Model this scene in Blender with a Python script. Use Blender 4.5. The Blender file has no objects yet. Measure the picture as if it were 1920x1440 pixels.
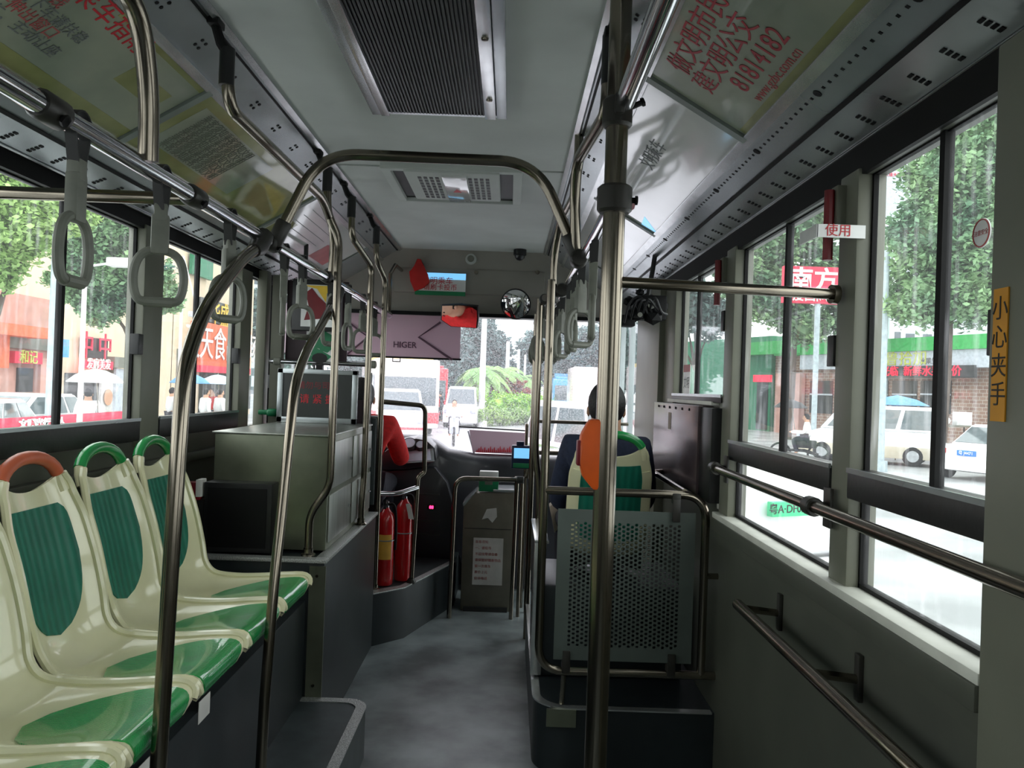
import bpy, bmesh, math, random
from mathutils import Vector, Matrix, Euler
random.seed(7)
C = bpy.context.scene.collection
PI = math.pi
# ---------------------------------------------------------------- camera
F_PX = 1480.0
CAMZ = 1.5
PITCH, ROLL = math.atan(8 / F_PX), math.radians(2.0)
cam_d = bpy.data.cameras.new('camera'); cam = bpy.data.objects.new('camera', cam_d); C.objects.link(cam)
cam_d.sensor_width = 36; cam_d.lens = F_PX / 1920 * 36; cam_d.clip_start = 0.03; cam_d.clip_end = 600
CR = Matrix.Rotation(math.atan(-3 / F_PX), 3, 'Z') @ Matrix.Rotation(PI / 2 + PITCH, 3, 'X') @ Matrix.Rotation(ROLL, 3, 'Z')
cam.matrix_world = Matrix.Translation((0, 0, CAMZ)) @ CR.to_4x4()
bpy.context.scene.camera = cam
# ---------------------------------------------------------------- sky and exposure
sc = bpy.context.scene
sc.view_settings.view_transform = 'Standard'; sc.view_settings.look = 'None'
sc.view_settings.gamma = 1; sc.view_settings.use_curve_mapping = False
sc.view_settings.exposure = 0.95
world = bpy.data.worlds.new('overcast'); sc.world = world; world.use_nodes = True
wn = world.node_tree; bg = wn.nodes['Background']
_tc = wn.nodes.new('ShaderNodeTexCoord'); _no = wn.nodes.new('ShaderNodeTexNoise'); _rp = wn.nodes.new('ShaderNodeValToRGB')
_no.inputs['Scale'].default_value = 2.2; _no.inputs['Detail'].default_value = 5
_rp.color_ramp.elements[0].color = (0.84, 0.885, 0.92, 1); _rp.color_ramp.elements[1].color = (1, 1, 1, 1)
_rp.color_ramp.elements[0].position = 0.35; _rp.color_ramp.elements[1].position = 0.62
wn.links.new(_tc.outputs['Generated'], _no.inputs['Vector']); wn.links.new(_no.outputs['Fac'], _rp.inputs['Fac'])
wn.links.new(_rp.outputs['Color'], bg.inputs['Color']); bg.inputs['Strength'].default_value = 1.9
sc.cycles.max_bounces = 10; sc.cycles.transparent_max_bounces = 24; sc.cycles.diffuse_bounces = 5; sc.cycles.glossy_bounces = 5
sc.cycles.use_denoising = True
try: sc.cycles.sample_clamp_indirect = 8
except Exception: pass

# ---------------------------------------------------------------- locating helper: a point of the place on a known plane
def at(px, py, x=None, y=None, z=None):
    d = CR @ Vector(((px - 960) / F_PX, (720 - py) / F_PX, -1))
    if x is not None: k = x / d.x
    elif y is not None: k = y / d.y
    else: k = (z - CAMZ) / d.z
    return Vector((0, 0, CAMZ)) + d * k

def atp(px, py, P0, n):
    d = CR @ Vector(((px - 960) / F_PX, (720 - py) / F_PX, -1)); o = Vector((0, 0, CAMZ)); return o + d * ((P0 - o).dot(n) / d.dot(n))
# ---------------------------------------------------------------- materials
def srgb(r, g, b):
    f = lambda c: (c / 255 / 12.92) if c / 255 <= 0.04045 else ((c / 255 + 0.055) / 1.055) ** 2.4
    return (f(r), f(g), f(b), 1)
MATS = {}
def mat(name, rgb, rough=0.5, metal=0.0, var=0.12, scale=8.0, bump=0.0, coat=0.0, emit=0.0, spec=0.5, rgb2=None, stretch=None, detail=4):
    m = bpy.data.materials.new(name); m.use_nodes = True; nt = m.node_tree; N = nt.nodes; L = nt.links
    b = N['Principled BSDF']; b.inputs['Roughness'].default_value = rough; b.inputs['Metallic'].default_value = metal
    b.inputs['Coat Weight'].default_value = coat; b.inputs['Coat Roughness'].default_value = 0.06
    b.inputs['Specular IOR Level'].default_value = spec
    col = srgb(*rgb)
    tc = N.new('ShaderNodeTexCoord'); mp = N.new('ShaderNodeMapping'); n = N.new('ShaderNodeTexNoise'); r = N.new('ShaderNodeValToRGB')
    n.inputs['Scale'].default_value = scale; n.inputs['Detail'].default_value = detail
    if stretch: mp.inputs['Scale'].default_value = stretch
    c2 = srgb(*rgb2) if rgb2 else tuple(min(1, c * (1 + var)) for c in col[:3]) + (1,)
    c1 = col if rgb2 else tuple(c * (1 - var) for c in col[:3]) + (1,)
    r.color_ramp.elements[0].position = 0.35; r.color_ramp.elements[1].position = 0.65
    r.color_ramp.elements[0].color = c1; r.color_ramp.elements[1].color = c2
    L.new(tc.outputs['Object'], mp.inputs['Vector']); L.new(mp.outputs['Vector'], n.inputs['Vector'])
    L.new(n.outputs['Fac'], r.inputs['Fac']); L.new(r.outputs['Color'], b.inputs['Base Color'])
    if bump:
        bp = N.new('ShaderNodeBump'); bp.inputs['Strength'].default_value = bump; bp.inputs['Distance'].default_value = 0.01
        L.new(n.outputs['Fac'], bp.inputs['Height']); L.new(bp.outputs['Normal'], b.inputs['Normal'])
    if emit:
        L.new(r.outputs['Color'], b.inputs['Emission Color']); b.inputs['Emission Strength'].default_value = emit
    MATS[name] = m
    return m
def ribbed(name, rgb, rough, axis, scale, strength=0.5, metal=0.0, coat=0.0, dark=0.75):
    m = mat(name, rgb, rough, metal, coat=coat); nt = m.node_tree; N = nt.nodes; L = nt.links
    w = N.new('ShaderNodeTexWave'); w.bands_direction = axis; w.inputs['Scale'].default_value = scale
    tc = [x for x in N if x.type == 'TEX_COORD'][0]; b = N['Principled BSDF']
    bp = N.new('ShaderNodeBump'); bp.inputs['Strength'].default_value = strength; bp.inputs['Distance'].default_value = 0.004
    L.new(tc.outputs['Object'], w.inputs['Vector']); L.new(w.outputs['Fac'], bp.inputs['Height']); L.new(bp.outputs['Normal'], b.inputs['Normal'])
    mx = N.new('ShaderNodeMix'); mx.data_type = 'RGBA'; mx.blend_type = 'MULTIPLY'; mx.inputs[0].default_value = 1
    rp = N.new('ShaderNodeValToRGB'); rp.color_ramp.elements[0].color = (dark, dark, dark, 1)
    src = b.inputs['Base Color'].links[0].from_socket
    L.new(w.outputs['Fac'], rp.inputs['Fac']); L.new(src, mx.inputs[6]); L.new(rp.outputs['Color'], mx.inputs[7]); L.new(mx.outputs[2], b.inputs['Base Color'])
    return m
def glass(name, tint=(0.86, 0.95, 0.92), refl=0.10, dirt_haze=0.05, dscale=40, low=0.55, streak=(1, 1, 1)):
    m = bpy.data.materials.new(name); m.use_nodes = True; nt = m.node_tree; N = nt.nodes; L = nt.links
    N.remove(N['Principled BSDF']); out = N['Material Output']
    tr = N.new('ShaderNodeBsdfTransparent'); tr.inputs['Color'].default_value = (*tint, 1)
    gl = N.new('ShaderNodeBsdfGlossy'); gl.inputs['Roughness'].default_value = 0.02
    lw = N.new('ShaderNodeLayerWeight'); lw.inputs['Blend'].default_value = 0.5
    pw = N.new('ShaderNodeMath'); pw.operation = 'POWER'; pw.inputs[1].default_value = 4.0; L.new(lw.outputs['Facing'], pw.inputs[0])
    fr = N.new('ShaderNodeMath'); fr.operation = 'MULTIPLY_ADD'; fr.inputs[1].default_value = 0.5; fr.inputs[2].default_value = refl * 0.2; L.new(pw.outputs[0], fr.inputs[0])
    mx = N.new('ShaderNodeMixShader'); L.new(fr.outputs[0], mx.inputs[0]); L.new(tr.outputs[0], mx.inputs[1]); L.new(gl.outputs[0], mx.inputs[2])
    df = N.new('ShaderNodeBsdfTranslucent'); df.inputs['Color'].default_value = (0.8, 0.8, 0.82, 1)
    tc = N.new('ShaderNodeTexCoord'); mp = N.new('ShaderNodeMapping'); mp.inputs['Scale'].default_value = streak
    n = N.new('ShaderNodeTexNoise'); n.inputs['Scale'].default_value = dscale; n.inputs['Detail'].default_value = 6
    r = N.new('ShaderNodeMapRange'); r.inputs['From Min'].default_value = low; r.inputs['From Max'].default_value = 0.75
    r.inputs['To Min'].default_value = dirt_haze * 0.35; r.inputs['To Max'].default_value = dirt_haze * 3  # dust on the glass, its veil raised to imitate haze and glare outside
    L.new(tc.outputs['Object'], mp.inputs['Vector']); L.new(mp.outputs['Vector'], n.inputs['Vector']); L.new(n.outputs['Fac'], r.inputs['Value'])
    m2 = N.new('ShaderNodeMixShader'); L.new(r.outputs[0], m2.inputs[0]); L.new(mx.outputs[0], m2.inputs[1]); L.new(df.outputs[0], m2.inputs[2])
    L.new(m2.outputs[0], out.inputs['Surface']); MATS[name] = m
    return m

# ---------------------------------------------------------------- geometry helpers
def fillet(pts, r, n=7):
    pts = [Vector(p) for p in pts]; out = [pts[0]]
    for i in range(1, len(pts) - 1):
        a, b, c = pts[i - 1], pts[i], pts[i + 1]
        d1 = (a - b); d2 = (c - b); k = min(r, d1.length * 0.48, d2.length * 0.48)
        p1 = b + d1.normalized() * k; p2 = b + d2.normalized() * k
        for j in range(n + 1):
            t = j / n
            out.append(p1 * (1 - t) ** 2 + b * 2 * t * (1 - t) + p2 * t * t)
    out.append(pts[-1]); return out
def spline(pts, n=8):
    pts = [Vector(p) for p in pts]; P = [pts[0] * 2 - pts[1]] + pts + [pts[-1] * 2 - pts[-2]]; out = []
    for i in range(1, len(P) - 2):
        p0, p1, p2, p3 = P[i - 1:i + 3]
        for j in range(n):
            t = j / n
            out.append(0.5 * ((2 * p1) + (p2 - p0) * t + (2 * p0 - 5 * p1 + 4 * p2 - p3) * t * t + (3 * p1 - p0 - 3 * p2 + p3) * t ** 3))
    out.append(pts[-1]); return out
class MB:
    def __init__(s): s.bm = bmesh.new(); s.mi = 0
    def _f(s, vs):
        try: f = s.bm.faces.new(vs); f.material_index = s.mi; return f
        except ValueError: return None
    def box(s, x0, x1, y0, y1, z0, z1, bev=0.0, M=None):
        x0, x1 = min(x0, x1), max(x0, x1); y0, y1 = min(y0, y1), max(y0, y1); z0, z1 = min(z0, z1), max(z0, z1)
        v = [s.bm.verts.new(Vector(p)) for p in ((x0, y0, z0), (x1, y0, z0), (x1, y1, z0), (x0, y1, z0), (x0, y0, z1), (x1, y0, z1), (x1, y1, z1), (x0, y1, z1))]
        fs = [s._f([v[i] for i in q]) for q in ((3, 2, 1, 0), (4, 5, 6, 7), (0, 1, 5, 4), (1, 2, 6, 5), (2, 3, 7, 6), (3, 0, 4, 7))]
        if bev:
            es = list({e for f in fs for e in f.edges})
            r = bmesh.ops.bevel(s.bm, geom=es, offset=bev, segments=2, affect='EDGES', profile=0.6, material=s.mi)
            v = list({w for f in r['faces'] for w in f.verts} | {w for w in v if w.is_valid})
        if M is not None:
            for w in v: w.co = M @ w.co
        return s
    def quad(s, a, b, c, d): s._f([s.bm.verts.new(Vector(p)) for p in (a, b, c, d)]); return s
    def tube(s, pts, r, n=12, closed=False, cap=True, sx=1.0):
        pts = [Vector(p) for p in pts]
        P = [pts[0]]
        for p in pts[1:]:
            if (p - P[-1]).length > 1e-5: P.append(p)
        pts = P; m = len(pts); rr = r if isinstance(r, (list, tuple)) else [r] * m
        if len(rr) != m: rr = [rr[min(len(rr) - 1, int(i * len(rr) / m))] for i in range(m)]
        T = []
        for i in range(m):
            a = pts[(i - 1) % m] if (closed or i) else pts[0]; b = pts[(i + 1) % m] if (closed or i < m - 1) else pts[-1]
            T.append((b - a).normalized())
        up = Vector((0, 0, 1)) if abs(T[0].z) < 0.9 else Vector((1, 0, 0))
        N = (up - T[0] * up.dot(T[0])).normalized(); rings = []
        for i in range(m):
            N = (N - T[i] * N.dot(T[i])).normalized(); B = T[i].cross(N)
            rings.append([s.bm.verts.new(pts[i] + (N * math.cos(2 * PI * k / n) * sx + B * math.sin(2 * PI * k / n)) * rr[i]) for k in range(n)])
        for i in range(m if closed else m - 1):
            A, Bq = rings[i], rings[(i + 1) % m]
            for k in range(n): s._f([A[k], A[(k + 1) % n], Bq[(k + 1) % n], Bq[k]])
        if cap and not closed: s._f(rings[0][::-1]); s._f(rings[-1])
        return s
    def cyl(s, p0, p1, r, n=16, r2=None): return s.tube([p0, p1], [r, r if r2 is None else r2], n)
    def lathe(s, prof, o=(0, 0, 0), n=20, M=None):
        o = Vector(o); rings = []
        for (r, z) in prof:
            if r < 1e-5: rings.append([s.bm.verts.new(Vector((0, 0, z)))])
            else: rings.append([s.bm.verts.new(Vector((r * math.cos(2 * PI * k / n), r * math.sin(2 * PI * k / n), z))) for k in range(n)])
        for R in rings:
            for v in R: v.co = (M @ v.co if M is not None else v.co) + o
        for A, B in zip(rings, rings[1:]):
            for k in range(n):
                if len(A) == 1 and len(B) == 1: continue
                if len(A) == 1: s._f([A[0], B[(k + 1) % n], B[k]])
                elif len(B) == 1: s._f([A[k], A[(k + 1) % n], B[0]])
                else: s._f([A[k], A[(k + 1) % n], B[(k + 1) % n], B[k]])
        return s
    def prism(s, poly, vec, bev=0.0):
        a = [s.bm.verts.new(Vector(p)) for p in poly]; b = [s.bm.verts.new(Vector(p) + Vector(vec)) for p in poly]; n = len(a)
        fs = [s._f(a[::-1]), s._f(b)] + [s._f([a[i], a[(i + 1) % n], b[(i + 1) % n], b[i]]) for i in range(n)]
        if bev:
            es = list({e for f in fs if f for e in f.edges})
            bmesh.ops.bevel(s.bm, geom=es, offset=bev, segments=2, affect='EDGES', profile=0.6, material=s.mi)
        return s
    def ball(s, c, r, sc3=(1, 1, 1), sub=2):
        q = bmesh.ops.create_icosphere(s.bm, subdivisions=sub, radius=r)
        for v in q['verts']: v.co = Vector((v.co.x * sc3[0], v.co.y * sc3[1], v.co.z * sc3[2])) + Vector(c)
        for f in {f for v in q['verts'] for f in v.link_faces}: f.material_index = s.mi
        return s
    def grid(s, rows):
        V = [[s.bm.verts.new(Vector(p)) for p in r] for r in rows]
        for i in range(len(V) - 1):
            for j in range(len(V[0]) - 1): s._f([V[i][j], V[i][j + 1], V[i + 1][j + 1], V[i + 1][j]])
        return s
    def slab(s, rows, th):   # a grid with thickness: second sheet offset by th (vector function or vector)
        A = [[Vector(p) for p in r] for r in rows]; n, m = len(A), len(A[0])
        B = [[None] * m for _ in A]
        for i in range(n):
            for j in range(m):
                du = A[i][min(j + 1, m - 1)] - A[i][max(j - 1, 0)]; dv = A[min(i + 1, n - 1)][j] - A[max(i - 1, 0)][j]
                B[i][j] = A[i][j] + du.cross(dv).normalized() * th
        VA = [[s.bm.verts.new(p) for p in r] for r in A]; VB = [[s.bm.verts.new(p) for p in r] for r in B]
        for i in range(n - 1):
            for j in range(m - 1):
                s._f([VA[i][j], VA[i + 1][j], VA[i + 1][j + 1], VA[i][j + 1]]); s._f([VB[i][j], VB[i][j + 1], VB[i + 1][j + 1], VB[i + 1][j]])
        for i in range(n - 1):
            s._f([VA[i][0], VB[i][0], VB[i + 1][0], VA[i + 1][0]]); s._f([VA[i][-1], VA[i + 1][-1], VB[i + 1][-1], VB[i][-1]])
        for j in range(m - 1):
            s._f([VA[0][j], VA[0][j + 1], VB[0][j + 1], VB[0][j]]); s._f([VA[-1][j], VB[-1][j], VB[-1][j + 1], VA[-1][j + 1]])
        return s
    def build(s, name, m, parent=None, label=None, cat=None, group=None, kind=None, smooth=True, ang=35):
        bmesh.ops.recalc_face_normals(s.bm, faces=s.bm.faces)
        me = bpy.data.meshes.new(name)
        if parent is not None: off = wloc(parent)
        else:
            xs = [v.co for v in s.bm.verts]
            off = Vector(((min(v.x for v in xs) + max(v.x for v in xs)) / 2, (min(v.y for v in xs) + max(v.y for v in xs)) / 2, min(v.z for v in xs)))
        for v in s.bm.verts: v.co -= off
        s.bm.to_mesh(me); s.bm.free()
        ms = m if isinstance(m, (list, tuple)) else [m]
        for q in ms: me.materials.append(MATS[q] if isinstance(q, str) else q)
        if smooth:
            me.polygons.foreach_set('use_smooth', [True] * len(me.polygons))
            try: me.set_sharp_from_angle(angle=math.radians(ang))
            except Exception: pass
        o = bpy.data.objects.new(name, me); C.objects.link(o)
        if parent is not None: o.parent = parent
        else: o.location = off
        return tag(o, label, cat, group, kind)
def wloc(o):
    v = Vector((0, 0, 0))
    while o is not None: v = v + o.location; o = o.parent
    return v
def tag(o, label=None, cat=None, group=None, kind=None):
    if label: o['label'] = label
    if cat: o['category'] = cat
    if group: o['group'] = group
    if kind: o['kind'] = kind
    return o
def thing(name, loc, label, cat, group=None):
    o = bpy.data.objects.new(name, None); o.empty_display_size = 0.05; C.objects.link(o); o.location = Vector(loc)
    return tag(o, label, cat, group)
def struct(name, loc=(0, 0, 0)):
    o = bpy.data.objects.new(name, None); C.objects.link(o); o.location = Vector(loc); o['kind'] = 'structure'; return o
def kids(o): return [c for c in C.objects if c.parent == o]
def copy_tree(o, parent=None, label=None, ks=None):
    c = o.copy(); C.objects.link(c)
    if parent is not None: c.parent = parent
    if label: c['label'] = label
    for k in kids(o):
        if k is not c: copy_tree(k, c)
    return c
_fontc = {}
def text(s, size, m, parent, origin, right, up, depth=0.001, name='lettering', align='CENTER', sx=1.0, valign='CENTER', bold=0.0):
    cu = bpy.data.curves.new('t', 'FONT'); cu.body = s; cu.size = size; cu.extrude = depth; cu.align_x = align; cu.align_y = valign; cu.offset = bold
    cu.resolution_u = 3
    o = bpy.data.objects.new('t', cu); C.objects.link(o); bpy.context.view_layer.update()
    dg = bpy.context.evaluated_depsgraph_get(); me = bpy.data.meshes.new_from_object(o.evaluated_get(dg)); me.name = name
    bpy.data.objects.remove(o); bpy.data.curves.remove(cu)
    r = Vector(right).normalized(); u = Vector(up); u = (u - r * u.dot(r)).normalized(); n = r.cross(u)
    off = wloc(parent) if parent is not None else Vector((0, 0, 0)); o3 = Vector(origin)
    for v in me.vertices: v.co = o3 + r * (v.co.x * sx) + u * v.co.y + n * v.co.z - off
    me.materials.clear(); me.materials.append(MATS[m])
    ob = bpy.data.objects.new(name, me); C.objects.link(ob)
    if parent is not None: ob.parent = parent
    return ob
# ================================================================ materials
mat('wall_grey', (150, 154, 142), 0.5, scale=3)
mat('pillar_beige', (116, 117, 104), 0.42, scale=4, var=0.08)
mat('black_rubber', (12, 12, 13), 0.6, spec=0.25)
mat('joint_grey', (126, 134, 128), 0.45)
mat('wall_olive', (84, 86, 77), 0.42, scale=3)
mat('black_plastic', (26, 26, 28), 0.4, bump=0.05, scale=60)
mat('sill_light', (214, 214, 204), 0.5)
mat('ceiling_grey', (196, 200, 196), 0.6, scale=2.5, var=0.07)
mat('alu_strip', (178, 184, 186), 0.27, metal=0.7, scale=3)
mat('alu_bright', (214, 216, 216), 0.22, metal=0.85, scale=10)
mat('alu_tread', (190, 192, 190), 0.4, metal=0.7, scale=220, var=0.35, bump=0.4)
mat('steel', (136, 128, 116), 0.2, metal=1.0, scale=5, var=0.1)
mat('chrome', (214, 214, 218), 0.12, metal=1.0, scale=5, var=0.05)
mat('brushed_steel', (176, 178, 172), 0.33, metal=0.85, scale=30, var=0.1, stretch=(1, 1, 0.08))
mat('header_grey', (150, 146, 138), 0.55, scale=2)
mat('slogan_red', (168, 58, 66), 0.5); mat('faint_ink', (104, 110, 96), 0.5)
mat('cabinet_steel', (116, 120, 103), 0.32, metal=0.6, scale=6, var=0.18)
mat('floor_vinyl', (92, 98, 100), 0.38, scale=3.2, rgb2=(158, 166, 168), bump=0.12, detail=9)
mat('slate_panel', (34, 40, 43), 0.4, scale=8, var=0.15)
mat('slate_top', (62, 70, 72), 0.45, scale=12, var=0.2)
mat('seat_cream', (236, 232, 192), 0.24, scale=5, var=0.05, coat=0.8)
mat('seat_green', (38, 150, 78), 0.22, scale=6, var=0.1, coat=0.5)
mat('handle_orange', (206, 104, 72), 0.35, scale=9)
ribbed('seat_teal', (18, 118, 96), 0.5, 'X', 10.0, 0.8, dark=0.8)
ribbed('pad_green', (42, 164, 88), 0.24, 'X', 60.0, 0.3, coat=0.9, dark=0.92)
mat('strap_grey', (122, 124, 114), 0.5, scale=20)
mat('strap_dark', (44, 44, 44), 0.55)
mat('clamp_dark', (48, 46, 42), 0.42, scale=20)
mat('poster_pale_shaded', (134, 144, 128), 0.35, scale=3, rgb2=(168, 172, 150), coat=1.0)  # pale sheet, with the shadow on the near panels darkened into its colour
mat('poster_green_shaded', (126, 132, 72), 0.35, scale=5, rgb2=(160, 160, 104), coat=1.0)  # yellow-green print, its colour darkened for the same shadow
mat('poster_white', (232, 232, 230), 0.12, scale=4, var=0.04, coat=1.0, spec=1.0)
mat('red_ink', (196, 30, 44), 0.5); mat('pink_ink', (176, 84, 84), 0.5); mat('grey_ink', (112, 116, 116), 0.5)
mat('black_ink', (30, 30, 32), 0.6); mat('white_paint', (238, 238, 236), 0.4); mat('purple_ink', (84, 62, 78), 0.6)
mat('yellow_paint', (236, 196, 60), 0.4)
mat('signal_yellow', (214, 148, 30), 0.45)
mat('orange_plastic', (224, 92, 20), 0.42, scale=10)
mat('red_plastic', (206, 36, 32), 0.4); mat('dark_red', (120, 16, 28), 0.4)
mat('extinguisher_red', (190, 22, 28), 0.25, coat=0.6)
mat('label_yellow', (222, 170, 70), 0.5)
mat('screen_blue', (120, 190, 236), 0.3, emit=0.55, var=0.03)
mat('device_navy', (24, 40, 74), 0.4); mat('device_green', (28, 130, 84), 0.4)
mat('led_red', (255, 40, 90), 0.4, emit=3.0)
mat('led_board', (236, 30, 60), 0.4, emit=0.9)
mat('paper', (214, 212, 208), 0.7)
mat('sunshade', (196, 176, 186), 0.75, scale=2, var=0.04)
_m = MATS['sunshade']; _n = _m.node_tree; _t = _n.nodes.new('ShaderNodeBsdfTranslucent'); _t.inputs['Color'].default_value = srgb(214, 192, 204); _x = _n.nodes.new('ShaderNodeMixShader'); _x.inputs[0].default_value = 0.3
_n.links.new(_n.nodes['Principled BSDF'].outputs[0], _x.inputs[1]); _n.links.new(_t.outputs[0], _x.inputs[2]); _n.links.new(_x.outputs[0], _n.nodes['Material Output'].inputs['Surface'])
mat('partition_purple', (62, 46, 52), 0.5)
mat('fare_box', (120, 116, 104), 0.45, metal=0.3)
mat('dash_black', (34, 34, 40), 0.35, coat=0.2)
mat('gauge_face', (190, 196, 214), 0.25, coat=0.8)
mat('board_dark', (40, 44, 42), 0.35)
mat('perf_panel', (88, 97, 92), 0.5, scale=5)
mat('heater_panel', (98, 84, 88), 0.25, metal=0.5, scale=4)
mat('skin', (206, 160, 132), 0.55, scale=20, var=0.05); mat('hair_black', (16, 15, 17), 0.6, scale=90, bump=0.3)
mat('navy_cloth', (34, 42, 66), 0.85, scale=60, bump=0.2); mat('dark_trousers', (44, 44, 54), 0.85, scale=60, bump=0.2)
mat('red_cloth', (206, 34, 34), 0.85, scale=40, bump=0.2); mat('newsprint', (176, 164, 148), 0.7)
mat('mirror', (230, 230, 232), 0.02, metal=1.0, var=0.0)
mat('clear_cover', (225, 225, 225), 0.15, coat=1.0)
mat('eye_dark', (14, 12, 12), 0.2)
glass('side_glass', (0.92, 0.945, 0.93), dirt_haze=0.06, dscale=9, streak=(1, 5, 0.6))
glass('windshield_glass', (0.93, 0.92, 0.95), dirt_haze=0.10, dscale=110, low=0.45)
glass('door_glass', (0.9, 0.94, 0.93), dirt_haze=0.03)

# ================================================================ bus body
XL, XR = -1.46, 0.84
Y0, Y1 = -2.6, 6.02
def mir(x): return -0.60 - x
# floor
MB().box(XL, XR, Y0, Y1, -0.06, 0.0).build('floor', 'floor_vinyl', kind='structure')
# ceiling centre panel and its joint
b = MB(); b.box(-0.83, 0.21, Y0, 3.5, 2.47, 2.5); b.box(-0.83, 0.21, 3.52, 5.66, 2.468, 2.5); b.box(-0.83, 0.21, 3.49, 3.53, 2.49, 2.51)
b.build('ceiling', 'ceiling_grey', kind='structure')
# coves: bands of trim between ceiling and window header, each a 2 cm thick profile
TR = [1]
def band(p, q, m, y0=Y0, y1=5.66, side=1, th=0.02, name=None):
    (x0, z0), (x1, z1) = p, q
    if side < 0: x0, x1 = mir(x0), mir(x1)
    d = Vector((x1 - x0, 0, z1 - z0)).normalized(); n = Vector((d.z, 0, -d.x))
    if n.z < 0: n = -n
    n *= th; b = MB()
    b.prism([(x0, y0, z0), (x1, y0, z1), (x1 + n.x, y0, z1 + n.z), (x0 + n.x, y0, z0 + n.z)], (0, y1 - y0, 0))
    o = b.build(name or 'trim_%d' % TR[0], m, kind='structure')
    if not name: TR[0] += 1
    return o, (x0, z0), (x1, z1)
PC = [(0.21, 2.47), (0.35, 2.385), (0.635, 2.217), (0.732, 2.166), (0.832, 2.126), (0.845, 2.075)]
def on(side, seg, t, y, lift=0.0):      # a point on the inner face of a cove band
    (x0, z0), (x1, z1) = PC[seg], PC[seg + 1]
    if side < 0: x0, x1 = mir(x0), mir(x1)
    d = Vector((x1 - x0, 0, z1 - z0)).normalized(); n = Vector((d.z, 0, -d.x))
    if n.z > 0: n = -n
    return Vector((x0 + (x1 - x0) * t, y, z0 + (z1 - z0) * t)) + n * lift, d, n
for side in (1, -1):
    o, _, _ = band(PC[0], PC[1], 'alu_strip', side=side)
    b = MB()
    y = 0.3
    while y < 5.4:                       # groups of four round vent holes
        for du in (-0.012, 0.012):
            for dt in (0.5, 0.64):
                p, d, n = on(side, 0, dt, y + du); b.cyl(p - n * 0.002, p + n * 0.002, 0.0055, 8)
        y += 0.235
    for t in (0.06, 0.97):
        p, d, n = on(side, 0, t, Y0, 0.004)
        b2 = MB(); b2.prism([p - d * 0.01, p + d * 0.01, p + d * 0.01 + n * 0.008, p - d * 0.01 + n * 0.008], (0, 5.66 - Y0, 0))
        b2.build('ridge', 'alu_bright', o)
    p, d, n = on(side, 0, 0.2, Y0, 0.0005); b.prism([p - d * 0.004, p + d * 0.004, p + d * 0.004 + n * 0.002, p - d * 0.004 + n * 0.002], (0, 5.66 - Y0, 0))
    b.build('vent_holes', 'black_rubber', o)
    band(PC[1], PC[2], 'alu_strip', side=side, th=0.02)            # backing of the poster panels
    o, _, _ = band(PC[2], PC[3], 'alu_strip', side=side)
    b = MB(); k = 0; y = 0.5
    while y < 5.5:
        p, d, n = on(side, 2, 0.42, y)
        big = (k % 13 == 12)
        if big: b.cyl(p - n * 0.001, p + n * 0.002, 0.011, 12)
        else: b.prism([p - n * 0.001 + d * a + Vector((0, c, 0)) for a, c in ((-.004, -.004), (.004, -.004), (.004, .004), (-.004, .004))], n * 0.002)
        y += 0.034; k += 1
    b.build('rivets', 'black_rubber', o)
    p, d, n = on(side, 2, 0.97, Y0, 0.001); b = MB(); b.prism([p - d * 0.006, p + d * 0.006, p + d * 0.006 + n * 0.003, p - d * 0.006 + n * 0.003], (0, 5.66 - Y0, 0)); b.build('groove', 'black_rubber', o)
    p, d, n = on(side, 2, 0.03, Y0, 0.001); b = MB(); b.prism([p - d * 0.014, p + d * 0.014, p + d * 0.014 + n * 0.01, p - d * 0.014 + n * 0.01], (0, 5.66 - Y0, 0)); b.build('ridge', 'alu_bright', o)
    o, _, _ = band(PC[3], PC[4], 'alu_strip', side=side)
    b = MB(); y = 0.62
    while y < 5.4:
        for q in range(4):
            p, d, n = on(side, 3, 0.42 + q * 0.115, y)
            c = [p - d * 0.0038 - Vector((0, 0.008 , 0)), p + d * 0.0038 - Vector((0, 0.008, 0)), p + d * 0.0038 + Vector((0, 0.008, 0)), p - d * 0.0038 + Vector((0, 0.008, 0))]
            b.prism([v - n * 0.001 for v in c], n * 0.003)
        y += 0.118
    b.build('vent_slots', 'black_rubber', o)
    p, d, n = on(side, 3, 0.98, Y0, 0.002); b = MB(); b.prism([p - d * 0.003, p + d * 0.003, p + d * 0.003 + n * 0.004, p - d * 0.003 + n * 0.004], (0, 5.66 - Y0, 0)); b.build('ridge', 'alu_bright', o)
# outer roof shell keeps the sky out
b = MB(); b.box(XL - 0.02, XR + 0.02, Y0, 6.0, 2.56, 2.6); b.box(XL - 0.06, XL - 0.02, Y0, 6.0, 2.1, 2.6); b.box(XR + 0.02, XR + 0.06, Y0, 6.0, 2.1, 2.6)
b.build('roof', 'wall_grey', kind='structure')

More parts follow.
